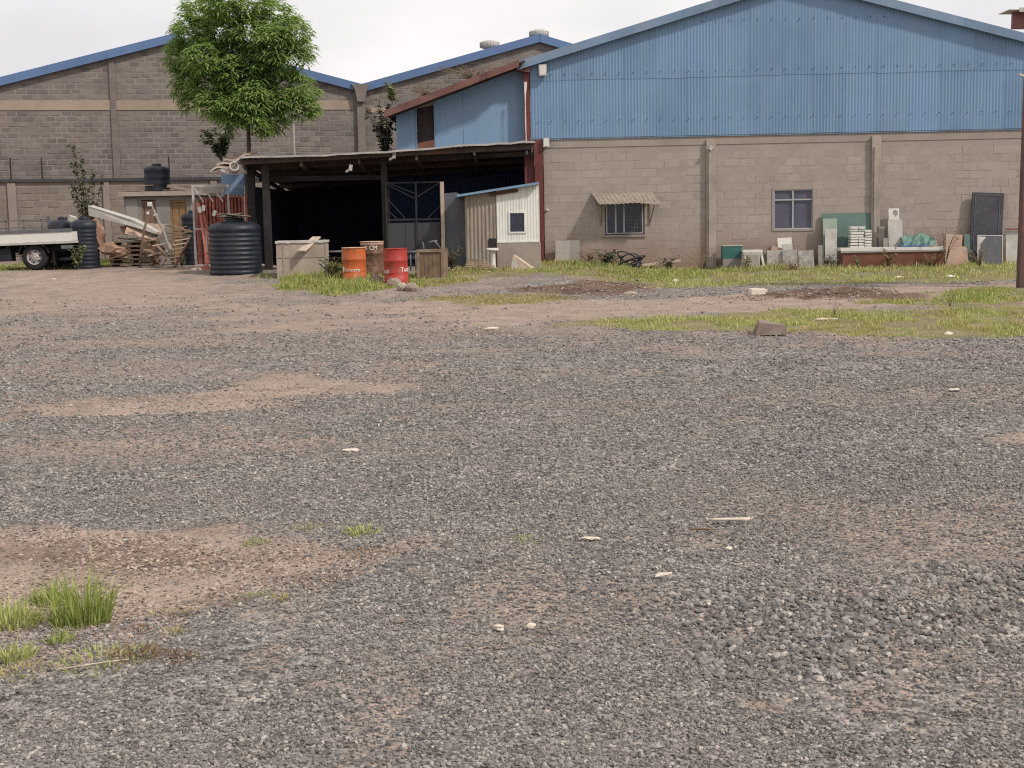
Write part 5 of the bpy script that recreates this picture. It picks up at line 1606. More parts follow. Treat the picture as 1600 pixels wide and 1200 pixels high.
for i, (xa, ya, xb, yb) in enumerate(((311, 318, 325, 410), (316, 322, 336, 400))):
    pa, pb = at(xb, yb, 39.2 + .15 * i), at(xa, ya, 39.6)
    pa.z = gz(pa.x, pa.y) - .03
    tag(MB().bar((0, 0, 0), pb - pa, .06, .04, (0, 1, 0)).build('red_bar', M['redbar'], None, pa), ['long red bar leaning on the fence, nearer the gate post', 'long red bar leaning on the fence, nearer the big tank'][i], 'bar', 'red bars leaning on the picket fence')
for i, (px, py) in enumerate(((312, 328), (318, 325), (335, 333))):
    c = at(px, py, 39.45)
    tag(MB().box((0, 0, 0), (.09, .05, .16), rotm(0, .3 * i - .2, .2)).build('white_tag', M['white'], None, c), ['left of two white rags tied on the red pickets', 'right of two white rags tied on the red pickets', 'small faded rag lower down on the red pickets'][i], 'rag')
BPY = 40.3
a, b = at(345, 273, BPY), at(383, 306, BPY)
t = thing('blue_panel', 'pale blue sheet panel with a dark crack under the torn shelter corner', 'panel', (a.x, BPY, b.z))
hh = a.z - b.z; w = b.x - a.x
MB().b2(0, w, 0, .03, hh * .45 + .006, hh).build('panel_sheet', M['annexblue'], t); MB().b2(0, w - .03, .004, .034, 0, hh * .45 - .006).build('panel_sheet', M['annexblue'], t)
q = MB(); q.b2(w + .01, w + .05, -.02, .05, -1.75, hh + .35); q.b2(.02, .06, .036, .08, -1.75, hh); q.build('support_post', M['steel'], t)
for i, px in enumerate((386, 392)):
    c = at(px, 272, 40.0)
    tag(MB().b2(-.035, .035, -.03, .03, gz(c.x, 40) - c.z - .1, 0).build('timber_strut', M['greysheet'], None, c), ['grey strut beside the pale blue panel', 'grey strut next to the shelter post'][i], 'strut')

# ------------------------------------------------------------------ scrap timber heap
def plank(p0, p1, w, th, label, m='wood', group='loose planks in the timber heap', cat='plank', name='plank'):
    p0 = Vector(p0); p1 = Vector(p1)
    return tag(MB().bar((0, 0, 0), p1 - p0, w, th).build(name, M[m], None, p0), label, cat, group)
def pal_(px, py, Y, label, nlay, w=1.2, yaw=0, tilt=0):
    c = at(px, py, Y)
    t = thing('pallet', label, 'pallet', (c.x, Y, gz(c.x, Y)), (0, tilt, yaw), 'pallets in the timber heap')
    return t
# stack of pallets: each a pallet of its own
for i in range(6):
    Yp = 43.6
    c = at(210, 400, Yp)
    t = thing('pallet', ['lowest', 'second', 'third', 'fourth', 'fifth', 'topmost'][i] + ' grey wooden pallet in the low stack behind the truck tanks', 'pallet',
              (c.x + random.uniform(-.06, .06), Yp + random.uniform(-.05, .05), gz(c.x, Yp) + i * .135 - .03), (0, random.uniform(-.02, .02), R_(random.uniform(-4, 4))), 'stacked pallets')
    for k in range(7):
        y = -.5 + k * .155
        if i == 0:
            pass
        MB().b2(-.66, .66, y, y + .11, .10, .122).build('deck_board', M['wood'], t)
    for y in (-.5, -.05, .42): MB().b2(-.66, .66, y, y + .1, .0, .02).build('bottom_board', M['wood'], t)
    for xx in (-.66, -.06, .55): MB().b2(xx, xx + .11, -.49, .51, .022, .098).build('bearer', M['woodd'], t)
# sheet like a ramp
Y = 43.3
a0, a1, b0_, b1_ = at(137, 322, Y), at(139, 337, Y), at(228, 352, Y - .3), at(226, 356, Y - .3)
q = MB(); q.prism([Vector(p) - a0 for p in (a0, a1, at(200, 352, Y - .2), at(245, 366, Y - .3), at(247, 363, Y - .3), at(205, 343, Y - .2))], (.02, .5, .03))
t = thing('white_sheet', 'long white metal sheet propped like a ramp on the timber heap', 'metal sheet', a0)
q.build('sheet', M['slabp'], t)
MB().bar(at(138, 321.5, Y) - a0 + Vector((0, -.012, 0)), at(206, 343, Y - .2) - a0 + Vector((0, -.012, 0)), .02, .03).build('folded_edge', M['white'], t)
c = at(139, 338, 43.5); plank((c.x, 43.5, gz(c.x, 43.5)), (c.x + .02, 43.5, c.z), .07, .05, 'thin upright prop under the high end of the white sheet', 'woodd', None, 'prop', 'prop')
# A shaped poles
ap = at(236, 320, 42.6)
for i, (px, py) in enumerate(((217, 404), (272, 408))):
    f_ = at(px, py, 42.0 if i else 42.4); f_.z = gz(f_.x, f_.y)
    mid = (f_ + ap) / 2 + Vector((.05 * (1 if i else -1), 0, .1))
    tag(MB().tube([Vector((0, 0, 0)), mid - f_, ap - f_], [.045, .04, .035], 8).build('leaning_pole', M['slabg'] if i else M['woodd'], None, f_), ['darker left pole of the A shaped pair on the timber heap', 'pale right pole of the A shaped pair on the timber heap'][i], 'pole')
for i, (px, py, ms) in enumerate(((234, 319, .14), (243, 336, .1), (231, 333, .08))):
    c = at(px, py, 42.5); tag(MB().box((0, 0, 0), (ms, .06, ms * .8), rotm(.2, .4 * i, .3)).build('rag', M['white'], None, c), ['white rag tied at the top of the A shaped poles', 'white rag on the right A pole', 'white rag on the left A pole'][i], 'rag')
# ladder-like crate side with bright rungs
la, lb = at(267, 405, 41.8), at(291, 372, 42.5)
la.z = gz(la.x, la.y)
t = thing('broken_ladder', 'broken ladder of pale rungs leaning at the right end of the timber heap', 'ladder', la)
d = lb - la; sd_ = Vector((-.20, .02, -.09)) 
MB().bar(Vector((.10, 0, 0)), d + Vector((.10, 0, 0)), .05, .09, (0, 1, 0)).build('rail', mat('ladder_rail', (.13, .06, .045), .2, 4, .8), t)
MB().bar(Vector((-.32, .04, -.02)), d + Vector((-.30, .04, -.05)), .04, .06, (0, 1, 0)).build('rail', M['woodd'], t)
for k in range(7):
    f_ = .06 + k * .15
    p = d * f_
    MB().bar(p + Vector((-.30, -.035, -.04)), p + Vector((.10, -.035, .02)), .035, .085, (0, 1, 0)).build('rung', M['woodp'], t)
# loose planks
PL = [((170, 398), (205, 378), 43.2), ((158, 392), (190, 400), 43.0), ((205, 352), (230, 380), 43.3), ((228, 378), (296, 362), 42.8), ((232, 372), (297, 370), 42.9),
      ((238, 384), (285, 376), 42.7), ((240, 392), (296, 358), 43.0), ((225, 390), (268, 402), 42.4), ((246, 385), (268, 404), 42.3), ((262, 378), (273, 403), 42.3),
      ((236, 362), (300, 368), 43.4), ((215, 360), (262, 352), 43.6), ((255, 350), (300, 362), 43.8), ((230, 400), (262, 392), 42.5), ((172, 404), (200, 396), 42.9), ((250, 366), (296, 352), 44.0),
      ((185, 372), (240, 378), 43.9), ((190, 366), (232, 362), 44.0)]
PLAB = ['pale plank under the left end of the pallet stack', 'plank on the ground left of the pallet stack', 'dark plank under the white sheet', 'long plank crossing the heap below the tan door', 'grey plank lying level just under the long crossing plank', 'pale plank above the brown splinters', 'dark plank rising right towards the ribbed tank', 'grey plank low at the right, running down to the ladder foot', 'plank running down to the ladder foot, steepest of three', 'pale short plank beside the broken ladder', 'dark plank high on the heap behind the A poles', 'grey plank under the lower end of the white sheet', 'plank lying highest, before the tan door', 'pale plank on the ground under the A poles', 'dark plank at the near left foot of the pallets', 'plank rising to the right behind the crossing planks', 'grey plank lying behind the pallet stack', 'pale plank at the back left of the heap']
for i, ((xa, ya), (xb, yb), Yp) in enumerate(PL):
    pa, pb = at(xa, ya, Yp), at(xb, yb, Yp + random.uniform(-.4, .4))
    pa.z = max(pa.z, gz(pa.x, pa.y) + .03); pb.z = max(pb.z, gz(pb.x, pb.y) + .03)
    plank(pa, pb, random.uniform(.06, .14), random.uniform(.025, .05), PLAB[i], 'woodp' if 'pale' in PLAB[i] else 'woodd' if 'dark' in PLAB[i] else 'wood')
for i, (px, py, w, h, rz) in enumerate(((222, 362, .95, .55, .2), (240, 358, .7, .5, -.3), (205, 358, .6, .4, .4))):
    c = at(px, py, 43.2 + .15 * i)
    q = MB(); q.box((0, 0, 0), (w, .02, h), rotm(-.9, .25 - .2 * i, rz))
    tag(q.build('board_scrap', M['slabpink'] if i != 1 else M['wood'], None, c), ['largest pinkish board lying tilted on the pallet stack', 'grey board lying behind the tilted pinkish board', 'smaller pinkish board at the left of the tilted boards'][i], 'board')
def lump(name, label, cat, px, py, Y, r, m, sc=(1, 1, 1), group=None, rz=0.0, jag=.22, seed=0, sub=2, ground=False):
    bm_ = MB(); rs = random.Random(seed + int(px))
    import bmesh
    b_ = bmesh.new(); bmesh.ops.create_icosphere(b_, subdivisions=sub, radius=r)
    for v in b_.verts:
        v.co *= 1 + rs.uniform(-jag, jag)
        v.co = Vector((v.co.x * sc[0], v.co.y * sc[1], v.co.z * sc[2]))
    me_ = bpy.data.meshes.new(name); b_.to_mesh(me_); b_.free()
    me_.materials.append(m)
    o = bpy.data.objects.new(name, me_); COL.objects.link(o)
    if ground:
        p = gp(px, py); o.location = (p.x, p.y, p.z + r * sc[2] * .55)
    else:
        o.location = at(px, py, Y)
    o.rotation_euler = (0, 0, rz)
    return tag(o, label, cat, group)
bark = mat('bark_sheet', (.29, .185, .13), .3, 4, .9, .3, 20, stain=(.16, .08, .05))
for i, (px, py, r, sc) in enumerate(((152, 365, .30, (.7, .7, 1.4)), (170, 388, .30, (1.3, .8, .6)), (186, 394, .22, (1.2, .8, .7)), (242, 392, .22, (1.3, .8, .8)))):
    lump('rotten_bark', ['upright curl of brown bark right of the ribbed tank', 'brown heap of rotten bark at the left of the pallets', 'dark rotten lump at the left foot of the pallet stack', 'brown splintered lump under the A shaped poles'][i], 'bark', px, py, 43.0, r, bark, sc, None, 0, .3, i)
lump('pale_stone', 'white stone on the ground in front of the timber heap', 'stone', 245, 413, 0, .10, M['rockw'], (1.3, .8, .6), None, 0, .2, 3, 2, True)
lump('pale_stone', 'pale stone lying at the foot of the broken ladder', 'stone', 262, 405, 0, .09, M['slabp'], (1.8, .8, .5), None, 0, .2, 4, 2, True)
lump('pale_stone', 'small light stone on the dusty yard in front of the truck', 'stone', 85, 437, 0, .05, M['rockw'], (1.4, .8, .5), None, 0, .2, 5, 1, True)
# sacks at the shelter post foot
for i, (px, py, r) in enumerate(((398, 421, .22), (376, 425, .2), (424, 421, .18))):
    lump('rubble_lump', ['flat pale rubble lump at the foot of the shelter posts', 'low earth lump in front of the big black tank', 'rubble lump left of the concrete box'][i], 'rubble', px, py, 0, r, M['conc'] if i == 0 else M['rock'], (1.8, 1, .45), None, 0, .25, i, 2, True)

# ------------------------------------------------------------------ along the warehouse wall
def wy(px, out):                                      # depth of a point 'out' metres in front of the wall
    u, _ = MF.px(px, 380, 0)
    return MF.world(u, -out, 0).y
YW = lambda px, o=.35: wy(px, o)
slab('leaning_slab', 'lighter left half of the pair of plain grey slabs leaning by the red corner post', 'slab', 867, 889, 376, YW(878, .3), .05, M['slabgl'], .12, .04)
slab('leaning_slab', 'darker right half of the pair of plain grey slabs leaning by the red corner post', 'slab', 884, 905, 375.5, YW(895, .22), .05, M['slabg'], .12, .02)
# concrete pedestal and planks by the shed
c = at(770, 401, 37.9)
t = thing('white_pedestal', 'narrow white pedestal standing against the small shed', 'pedestal', (c.x, 37.9, gz(c.x, 37.9)))
hz = at(770, 391, 37.9).z - t.location.z
MB().lathe([(.09, 0), (.075, .1), (.07, hz - .08), (.11, hz - .02), (.17, hz), (.17, hz + .03), (0, hz + .03)], 18).build('column', M['white'], t); MB().b2(-.16, .16, -.1, .1, hz + .031, hz + .06).build('top', M['white'], t)
for i in range(5):
    pa, pb = at(724 + i * 2, 416 - i * 2.2, 37.4), at(778 - i * 5, 412 - i * 1.2, 37.3)
    plank((pa.x, 37.4 + .08 * i, gz(pa.x, 37.4) + .06 + i * .055), (pb.x, 37.3 + .08 * i, gz(pb.x, 37.4) + .06 + i * .05), .13, .035, ['lowest, foremost', 'second', 'middle', 'fourth', 'topmost, rearmost'][i] + ' grey plank in the low pile before the small shed', 'wood', 'planks piled before the small shed')
q = MB(); q.prism([(0, 0, 0), (.55, .1, 0), (.62, .1, .05), (.05, 0, .38)], (.05, .4, .02))
c = at(797, 408, 37.6); tag(q.build('broken_tile', M['woodp'], None, (c.x, 37.6, gz(c.x, 37.6)), (0, .1, 0)), 'tan broken sheet corner leaning against the shed plaster base', 'board')
q = MB(); q.prism([(0, 0, 0), (.3, 0, 0), (.13, 0, .34)], (0, .03, 0)); c = at(796, 417, 37.3); tag(q.build('tile_shard', M['slabp'], None, (c.x, 37.3, gz(c.x, 37.3))), 'pale pointed shard in front of the tan broken sheet', 'shard')
c = at(848, 414, 37.2); 
q = MB(); q.box((0, 0, .1), (1.1, .28, .05), rotm(0, -.1, .2)); c = at(1032, 408, YW(1032, .7)); tag(q.build('plank', M['woodp'], None, (c.x, c.y, gz(c.x, c.y) + .08)), 'short pale plank lying in the grass right of the awning window', 'plank')
# coil of black hose in the weeds
q = MB()
c = at(985, 405, YW(985, .8))
for k in range(5):
    rr = .26 + .07 * (k % 3); q.tube([(rr * math.cos(a) * (1 + .04 * math.sin(3 * a + k)), .3 * rr * math.sin(a) + .08 * k - .1 + .05 * math.sin(2 * a + k), .12 + (.10 + .03 * k) * math.sin(a + k) + .03 * k) for a in np.linspace(0, 2 * math.pi, 26)], .02, 6)
tag(q.build('hose_coil', M['tank'], None, (c.x, c.y, gz(c.x, c.y))), 'tangled black hose coil in the weeds below the awning window', 'hose')

Yb = YW(1144, .5)
t = thing('teal_crate', 'dark teal box with a pale rim left of the white table', 'box', (at(1129, 384, Yb).x, Yb, gz(at(1129, 384, Yb).x, Yb)))
w = at(1160, 384, Yb).x - t.location.x; h = at(1145, 383, Yb).z - t.location.z
MB().b2(0, w, 0, .3, h * .45, h - .03).build('body', M['teal'], t); MB().b2(-.01, w + .01, -.012, .31, h - .028, h).build('rim', M['slabp'], t); MB().b2(0.02, w - .02, .0, .28, -.05, h * .45 - .004).build('base', M['slabg'], t)
Yb = YW(1176, .8)
a = at(1161, 391, Yb)
t = thing('white_table', 'low white table frame with splayed legs standing in the weeds', 'table', (a.x, Yb, gz(a.x, Yb)))
w = at(1192, 391, Yb).x - a.x; h = a.z - t.location.z
MB().b2(0, w, 0, .4, h - .06, h).build('top', M['white'], t); MB().b2(0.0, w, -.01, .002, h - .14, h - .065).build('apron', M['slabp'], t)
for xa, xb in ((0.02, .02), (w - .06, w + .03)): MB().bar((xa + .03, .02, h - .14), (xb + .03, .0, -.1), .06, .05, (0, 1, 0)).build('leg', M['white'], t)
for xa in (.04, w - .05): MB().bar((xa, .36, h - .07), (xa, .36, -.1), .05, .05, (0, 1, 0)).build('leg', M['white'], t)
slab('grey_board', 'small grey board leaning against the white table frame', 'board', 1171, 1187, 398, YW(1179, .95), .02, M['slabg'], .1, -.06)
slab('stone_slab', 'mottled grey stone slab under the brown board, left of three in a row', 'stone slab', 1199, 1223, 391, YW(1210, .5), .16, M['slab'], .1, .0)
slab('stone_slab', 'mottled grey stone slab below the white board, middle of three in a row', 'stone slab', 1224, 1247, 391, YW(1236, .55), .14, M['slab'], .1, -.03)
slab('stone_slab', 'mottled grey stone slab under the second window, right of three in a row', 'stone slab', 1249, 1273, 391, YW(1261, .45), .12, M['slab'], .12, -.05)
slab('stone_slab', 'narrow edge of a dark slab behind the left mottled slab', 'stone slab', 1194, 1203, 392, YW(1198, .3), .1, M['slabg'], .1, .02)
q = slab('white_board', 'white board poking up behind the mottled slabs', 'board', 1218, 1240, 371.5, YW(1229, .22), .03, M['white'], .1, -.05)
slab('grey_board', 'light grey board leaning on the white board', 'board', 1226, 1242, 381, YW(1234, .33), .03, M['slabp'], .12, -.08)
slab('brown_board', 'orange brown board tilted on top of the left mottled slab', 'board', 1195, 1212, 384, YW(1203, .26), .03, M['slabpink'], .1, .35)
slab('green_sheet', 'large dull green sheet leaning on the wall behind the stacked white blocks', 'sheet', 1286, 1362, 333, YW(1324, .12), .03, M['green'], .05, 0)
slab('tall_board', 'tall pale green board left of the large green sheet', 'board', 1287, 1309, 341.5, YW(1298, .3), .03, M['greenp'], .06, 0)
o = slab('tall_board', 'scuffed white board standing in front of the pale green board', 'board', 1290, 1308.5, 358, YW(1299, .42), .03, M['slabp'], .06, 0)
slab('narrow_board', 'narrow grey board left of the pale green board', 'board', 1279, 1288, 383, YW(1283, .4), .03, M['slabg'], .08, 0)
slab('narrow_board', 'narrow pale strip between the white board and the brown tub', 'board', 1311, 1316, 395, YW(1313, .6), .03, M['greenp'], .03, 0)
# stacked white blocks on the tub's far side
Ys = YW(1345, .55)
for cidx, (xa, xb) in enumerate(((1329.5, 1341), (1342, 1351), (1352, 1362))):
    for r in range(8 if cidx < 2 else 7):
        pz = 387 - r * 4.25 + (1 if cidx == 2 else 0)
        a, b = at(xa, pz, Ys), at(xb, pz, Ys)
        w = b.x - a.x
        mb = MB(); mb.b2(0, w, 0, .35, 0, .055)
        o = mb.build('white_block', M['white'], None, (a.x + random.uniform(-.012, .012), Ys + random.uniform(-.02, .02), a.z), (0, 0, R_(random.uniform(-2, 2))))
        rank = (8 if cidx < 2 else 7) - 1 - r
        tag(o, ('topmost', 'second from top', 'third from top', 'fourth from top', 'fourth from bottom', 'third from bottom', 'second from bottom', 'lowest')[rank if cidx < 2 else (rank if rank < 4 else rank + 1)] + ' flat white block in the ' + ('left', 'middle', 'right')[cidx] + ' stacked column behind the brown tub', 'block', 'white blocks stacked behind the tub')
# table that carries them
a, b = at(1327, 389, Ys), at(1364, 389, Ys)
t = thing('low_bench', 'low bench hidden behind the brown tub carrying the white blocks', 'bench', (a.x, Ys, gz(a.x, Ys)))
MB().b2(0, b.x - a.x, 0, .4, a.z - t.location.z - .04, a.z - t.location.z - .01).build('top', M['wood'], t)
for xx in (.03, b.x - a.x - .09): MB().b2(xx, xx + .06, .02, .36, -.1, a.z - t.location.z - .042).build('leg', M['wood'], t)
# brown tub with white rim
Yt = YW(1395, 1.15)
a, b = at(1315, 388, Yt), at(1475, 385, Yt)
t = thing('brown_tub', 'long brown panelled tub with a thick white rim in front of the wall', 'tub', (a.x, Yt, gz(a.x, Yt) - .05), (0, 0, R_(-2)))
w = b.x - a.x; h = a.z - t.location.z
q = MB(); q.b2(.03, w - .03, 0, .03, 0, h - .08); q.b2(.03, w - .03, .57, .6, 0, h - .08); q.b2(.03, .06, .03, .57, 0, h - .08); q.b2(w - .06, w - .03, .03, .57, 0, h - .08)
q.build('side_panel', M['brown'], t)
q = MB(); n = 12
for (x0_, x1_, y0_, y1_) in ((-.03, w + .03, -.05, .06), (-.03, w + .03, .54, .65), (-.03, .09, .06, .54), (w - .09, w + .03, .06, .54)):
    q.b2(x0_, x1_, y0_, y1_, h - .08, h)
q.build('rim', M['white'], t)
MB().b2(-.02, w + .02, -.042, .0, h - .12, h - .082).build('rim_lip', M['slabp'], t); MB().b2(.09, w - .09, .06, .54, h - .35, h - .33).build('basin', M['white'], t)
slab('tall_board', 'grey white board behind the brown tub with a stained lighter board above it', 'board', 1391, 1413, 343, YW(1402, .45), .03, M['slabp'], .06, -.03)
slab('tall_board', 'stained white board with a dark patch, tallest behind the brown tub', 'board', 1391.5, 1408, 325.5, YW(1400, .25), .025, M['white'], .05, -.02)
c = at(1399, 333, YW(1399, .33)); tag(MB().prism([(-.08, 0, .05), (-.06, 0, -.03), (-.03, 0, -.05), (.0, 0, -.10), (.03, 0, -.06), (.07, 0, -.05), (.06, 0, .04), (.02, 0, .09), (-.04, 0, .08)], (0, -.006, 0)).build('dark_patch', M['slabg'], None, c), 'dark grey stain patch stuck on the tall stained board', 'patch')
slab('narrow_board', 'left narrow grey board behind the brown tub beside the pilaster', 'board', 1375, 1384, 354, YW(1379, .3), .03, M['slabg'], .06, -.01)
slab('narrow_board', 'short grey board low behind the tub, right of the pilaster boards', 'board', 1381, 1391, 372, YW(1386, .45), .03, M['slabg'], .06, 0)
# tarps
def tarp(name, label, x0, x1, yt, yb, Y, m, seed):
    a, b = at(x0, yb, Y), at(x1, yt, Y)
    n = 14; k = 7; vs = []; fs = []
    rs = np.random.default_rng(seed)
    for i in range(n + 1):
        for j in range(k + 1):
            u = i / n; v = j / k
            hh = (b.z - a.z) * (v ** .6) * (.86 + .10 * math.sin(u * 9 + seed))
            vs.append(((b.x - a.x) * u, .55 * v + rs.normal(0, .03), hh + rs.normal(0, .02)))
    for i in range(n):
        for j in range(k):
            fs.append((i * (k + 1) + j, (i + 1) * (k + 1) + j, (i + 1) * (k + 1) + j + 1, i * (k + 1) + j + 1))
    return tag(MB().add(vs, fs, False).build(name, m, None, (a.x, Y, a.z)), label, 'tarp')
tarp('tarpaulin', 'crumpled green tarpaulin behind the brown tub', 1413, 1465, 364, 384, YW(1440, .75), M['tarpg'], 2)
tarp('tarpaulin', 'crumpled blue tarpaulin in front of the green one behind the tub', 1412, 1455, 376, 392, YW(1435, 1.0), M['tarpb'], 5)
slab('tan_slab', 'tan broken slab at the right end of the brown tub', 'slab', 1461, 1477, 369, YW(1469, .4), .06, M['slabpink'], .1, -.3)
slab('pink_slab', 'large broken pinkish slab right of the brown tub', 'slab', 1476, 1502, 366, YW(1488, .45), .06, M['slabpink'], .12, .08)
slab('pink_slab', 'low pinkish slab in front of the large pinkish slab', 'slab', 1478, 1514, 386, YW(1496, .7), .05, M['slabpink'], .14, -.05)
slab('grey_board', 'dull grey green board between the pinkish slabs and the black board', 'board', 1506, 1521, 366, YW(1513, .3), .04, M['green'], .1, .05)
# black board, taller than a man, with a rounded face
Yk = YW(1540, .25)
o = slab('black_board', 'tall black panel leaning on the wall at the right end', 'panel', 1517, 1566, 301, Yk, .05, M['black'], .06, .045)
bo = MB(); s_ = F / Yk; wq = (1566 - 1517) / s_; hq = at(1540, 301, Yk).z - gz(at(1540, 301, Yk).x, Yk)
for xx in (-wq / 2 + .07, wq / 2 - .12): bo.b2(xx, xx + .02, -.012, -.001, .05, hq - .08)
bo.b2(-wq / 2 + .07, wq / 2 - .1, -.012, -.001, hq - .06, hq - .04)
bo.build('edge_trim', M['greysheet'], o)
Yk = YW(1547, .6)
a, b = at(1528, 367, Yk), at(1568, 367, Yk)
t = thing('glazed_frame', 'grey framed pane with peeling corner in front of the tall black panel', 'frame', (a.x, Yk, gz(a.x, Yk)), (-.12, .02, 0))
w = b.x - a.x; h = a.z - t.location.z
MB().b2(.03, w - .03, 0, .012, 0, h - .03).build('pane', M['greysheet'], t)
for (x0_, x1_, z0_, z1_) in ((0, .029, 0, h), (w - .029, w, 0, h), (.03, w - .03, h - .03, h)): MB().b2(x0_, x1_, -.01, .02, z0_, z1_).build('frame_bar', M['greywhite'], t)
q = MB(); q.prism([(.03, -.004, h - .04), (.03, -.006, h - .42), (.09, -.02, h - .36), (.07, -.012, h - .26), (.15, -.02, h - .16), (.24, -.006, h - .05)], (0, .003, 0)); q.build('peeling_film', M['slabp'], t)
slab('pale_slab', 'mottled pale slab with a red top edge just left of the brown steel post', 'slab', 1573, 1597, 358, YW(1585, .45), .05, M['slabp'], .06, 0)
o = slab('red_rail', 'red strip along the top of the pale slab beside the post', 'strip', 1573, 1597, 357, YW(1585, .47), .04, M['red'], .06, 0, base=at(1585, 359.5, YW(1585, .47)).z)

# ------------------------------------------------------------------ brown steel post with canopy corner at the right edge
YP = 28.0
c = at(1598.5, 450, YP)
zt2 = at(1598, 38, YP).z - gz(c.x, YP)
t = thing('steel_post', 'brown steel post carrying the corner of a canopy at the right edge', 'post', (c.x, YP, gz(c.x, YP)), (0, R_(0.65), 0))
q = MB(); q.b2(-.105, .105, -.10, -.085, -.3, zt2); q.b2(-.105, .105, .085, .10, -.3, zt2); q.b2(-.006, .006, -.085, .085, -.3, zt2); q.b2(-.105, -.09, -.085, .085, -.3, zt2); q.build('post', M['poleb'], t)
q = MB(); q.b2(-.40, 2.6, -.06, .06, zt2 - .09, zt2 - .0); q.b2(-.40, 2.6, -.06, .06, zt2 + .19, zt2 + .23); q.b2(-.40, -.16, -.055, .055, zt2 + .001, zt2 + .189); q.build('beam', mat('post_red', (.21, .10, .10), .2, 3, .7), t)
for k in range(5): MB().bar((-.15 + k * .55, 0, zt2), (.12 + k * .55, 0, zt2 + .19), .03, .03).build('web', M['poleb'], t)
q = MB(); q.b2(-.55, 3.2, -.25, .35, zt2 + .235, zt2 + .25); q.b2(-.36, 3.2, -.27, -.251, zt2 + .20, zt2 + .28); q.build('canopy_sheet', M['slabp'], t)
MB().bar((-.1, -.11, zt2 - 1.03), (-.3, -.2, zt2 - .97), .03, .04).build('stub_bracket', M['greywhite'], t)
t2 = thing('steel_post', 'second brown post of the same canopy, outside the picture on the right', 'post', (c.x + 2.5, YP, gz(c.x, YP)))
MB().b2(-.1, .1, -.1, .1, -.3, zt2 - .092).build('post', M['poleb'], t2)

# ------------------------------------------------------------------ stones on the yard
def rock(px, py, r, sc, m, label, seed=0, rz=0, jag=.16, name='stone', cat='stone', sub=2):
    return lump(name, label, cat, px, py, 0, r, m, sc, None, rz, jag, seed, sub, True)
p = gp(1201, 522)
q = MB()
q.add([(-.20, -.16, 0), (.21, -.13, 0), (.22, .12, 0), (-.17, .15, 0), (-.15, -.12, .16), (.20, -.12, .12), (.20, .10, .125), (-.10, .12, .19), (-.19, -.02, .09), (-.06, -.15, .15)],
      [(0, 1, 5, 9), (0, 9, 4), (1, 2, 6, 5), (2, 3, 7, 6), (3, 0, 8), (0, 4, 8), (3, 8, 7), (4, 7, 8), (4, 9, 7), (9, 5, 6, 7), (3, 2, 1, 0)])
o = q.build('building_stone', M['rock'], None, (p.x, p.y, p.z), (0, 0, .05)); o.scale = (1.02, 1, 1.0)
tag(o, 'squared brown building stone lying on the edge of the grass strip', 'stone')
rock(588, 443, .15, (1.1, .9, .9), M['rock'], 'broken stone in the grass in front of the orange drum', 1)
rock(617, 449, .16, (1.1, .9, .95), M['rock'], 'round grey stone left of the pale block on the gravel heap', 2)
rock(643, 454, .13, (1.1, .8, .8), M['rock'], 'brown stone on the gravel heap, right of the pale block', 3)
rock(628, 453, .12, (1.0, .8, .9), M['conc'], 'pale squarish block between two stones on the gravel heap', 4, .4, .1)
rock(513, 494, .055, (1.1, .8, .8), M['rock'], 'small dark stone alone on the dusty yard below the grass clump', 5)
q = MB().box((0, 0, .1), (.30, .22, .13), rotm(.04, .03, .12)); p = gp(1184, 462)
tag(q.build('white_block_stone', M['rockw'], None, (p.x, p.y, p.z - .04)), 'white block lying on the dark churned track', 'block')
rock(985, 462, .09, (1.6, .8, .6), M['conc'], 'pale pointed stone on the churned earth left of the white block', 6)
rock(1404, 435, .07, (2.0, .8, .5), M['rockw'], 'white stone in the grass below the brown tub', 7)
rock(1485, 434, .07, (1.8, .8, .6), M['rockw'], 'white stone in the grass left of the steel post', 8)
rock(1290, 500, .07, (2.6, .7, .3), M['bone'], 'pale flat chip on the grass strip', 9)
rock(1482, 524, .045, (1.2, .8, .7), M['rockw'], 'white pebble at the lower edge of the grass strip', 10)
rock(1055, 442, .07, (1.2, .8, .8), M['rockw'], 'pale stone in the grass bank left of the white block', 12)
rock(745, 484, .05, (1.2, .8, .7), M['rock'], 'small brown stone on the dirt track', 11)
# white fragments in the foreground
def frag(px, py, ln, w, h, rz, label, m='bone', red=False):
    p = gp(px, py)
    o = lump('bone_fragment', label, 'fragment', px, py, 0, .5, M[m], (1, 1, 1), None, rz, .3, int(py), 2, True)
    for v in o.data.vertices:
        c = v.co
        v.co = (c.x * ln * .95 + c.y * w * .3, c.y * w * .95, max(c.z, -.3) * h * .85)
    o.location = (p.x, p.y, p.z + float(relief(np.array([p.x]), np.array([p.y]))[0]) + h * .3 + .008)
    return o
frag(780, 987, .045, .03, .03, -.5, 'white fragment with reddish underside, left of a close pair on the gravel')
frag(829, 983, .045, .03, .03, .5, 'white fragment on the gravel, right of a close pair')
frag(1036, 907, .09, .026, .026, .55, 'elongated white fragment lying slanted on the gravel')
frag(624, 979, .05, .026, .022, 0, 'dull pale fragment on the gravel left of the bare patch', 'rock')
frag(921, 845, .10, .03, .02, -.1, 'flat pale flake on the gravel above the slanted fragment')
frag(548, 710, .12, .04, .03, 0, 'small white flake left of the middle of the yard')
frag(1139, 862, .035, .03, .02, 0, 'tiny white chip below the pale rod')
frag(1490, 612, .12, .05, .03, 0, 'tiny white flake on the far right gravel')
frag(768, 515, .22, .07, .05, 0, 'pale flake on the far gravel below the dirt track')
p = gp(1138, 818)
t = thing('pale_rod', 'pale knuckle ended rod lying level on the gravel', 'rod', (p.x, p.y, p.z + .012), (0, 0, .02))
t.scale = (.56, .8, .8)
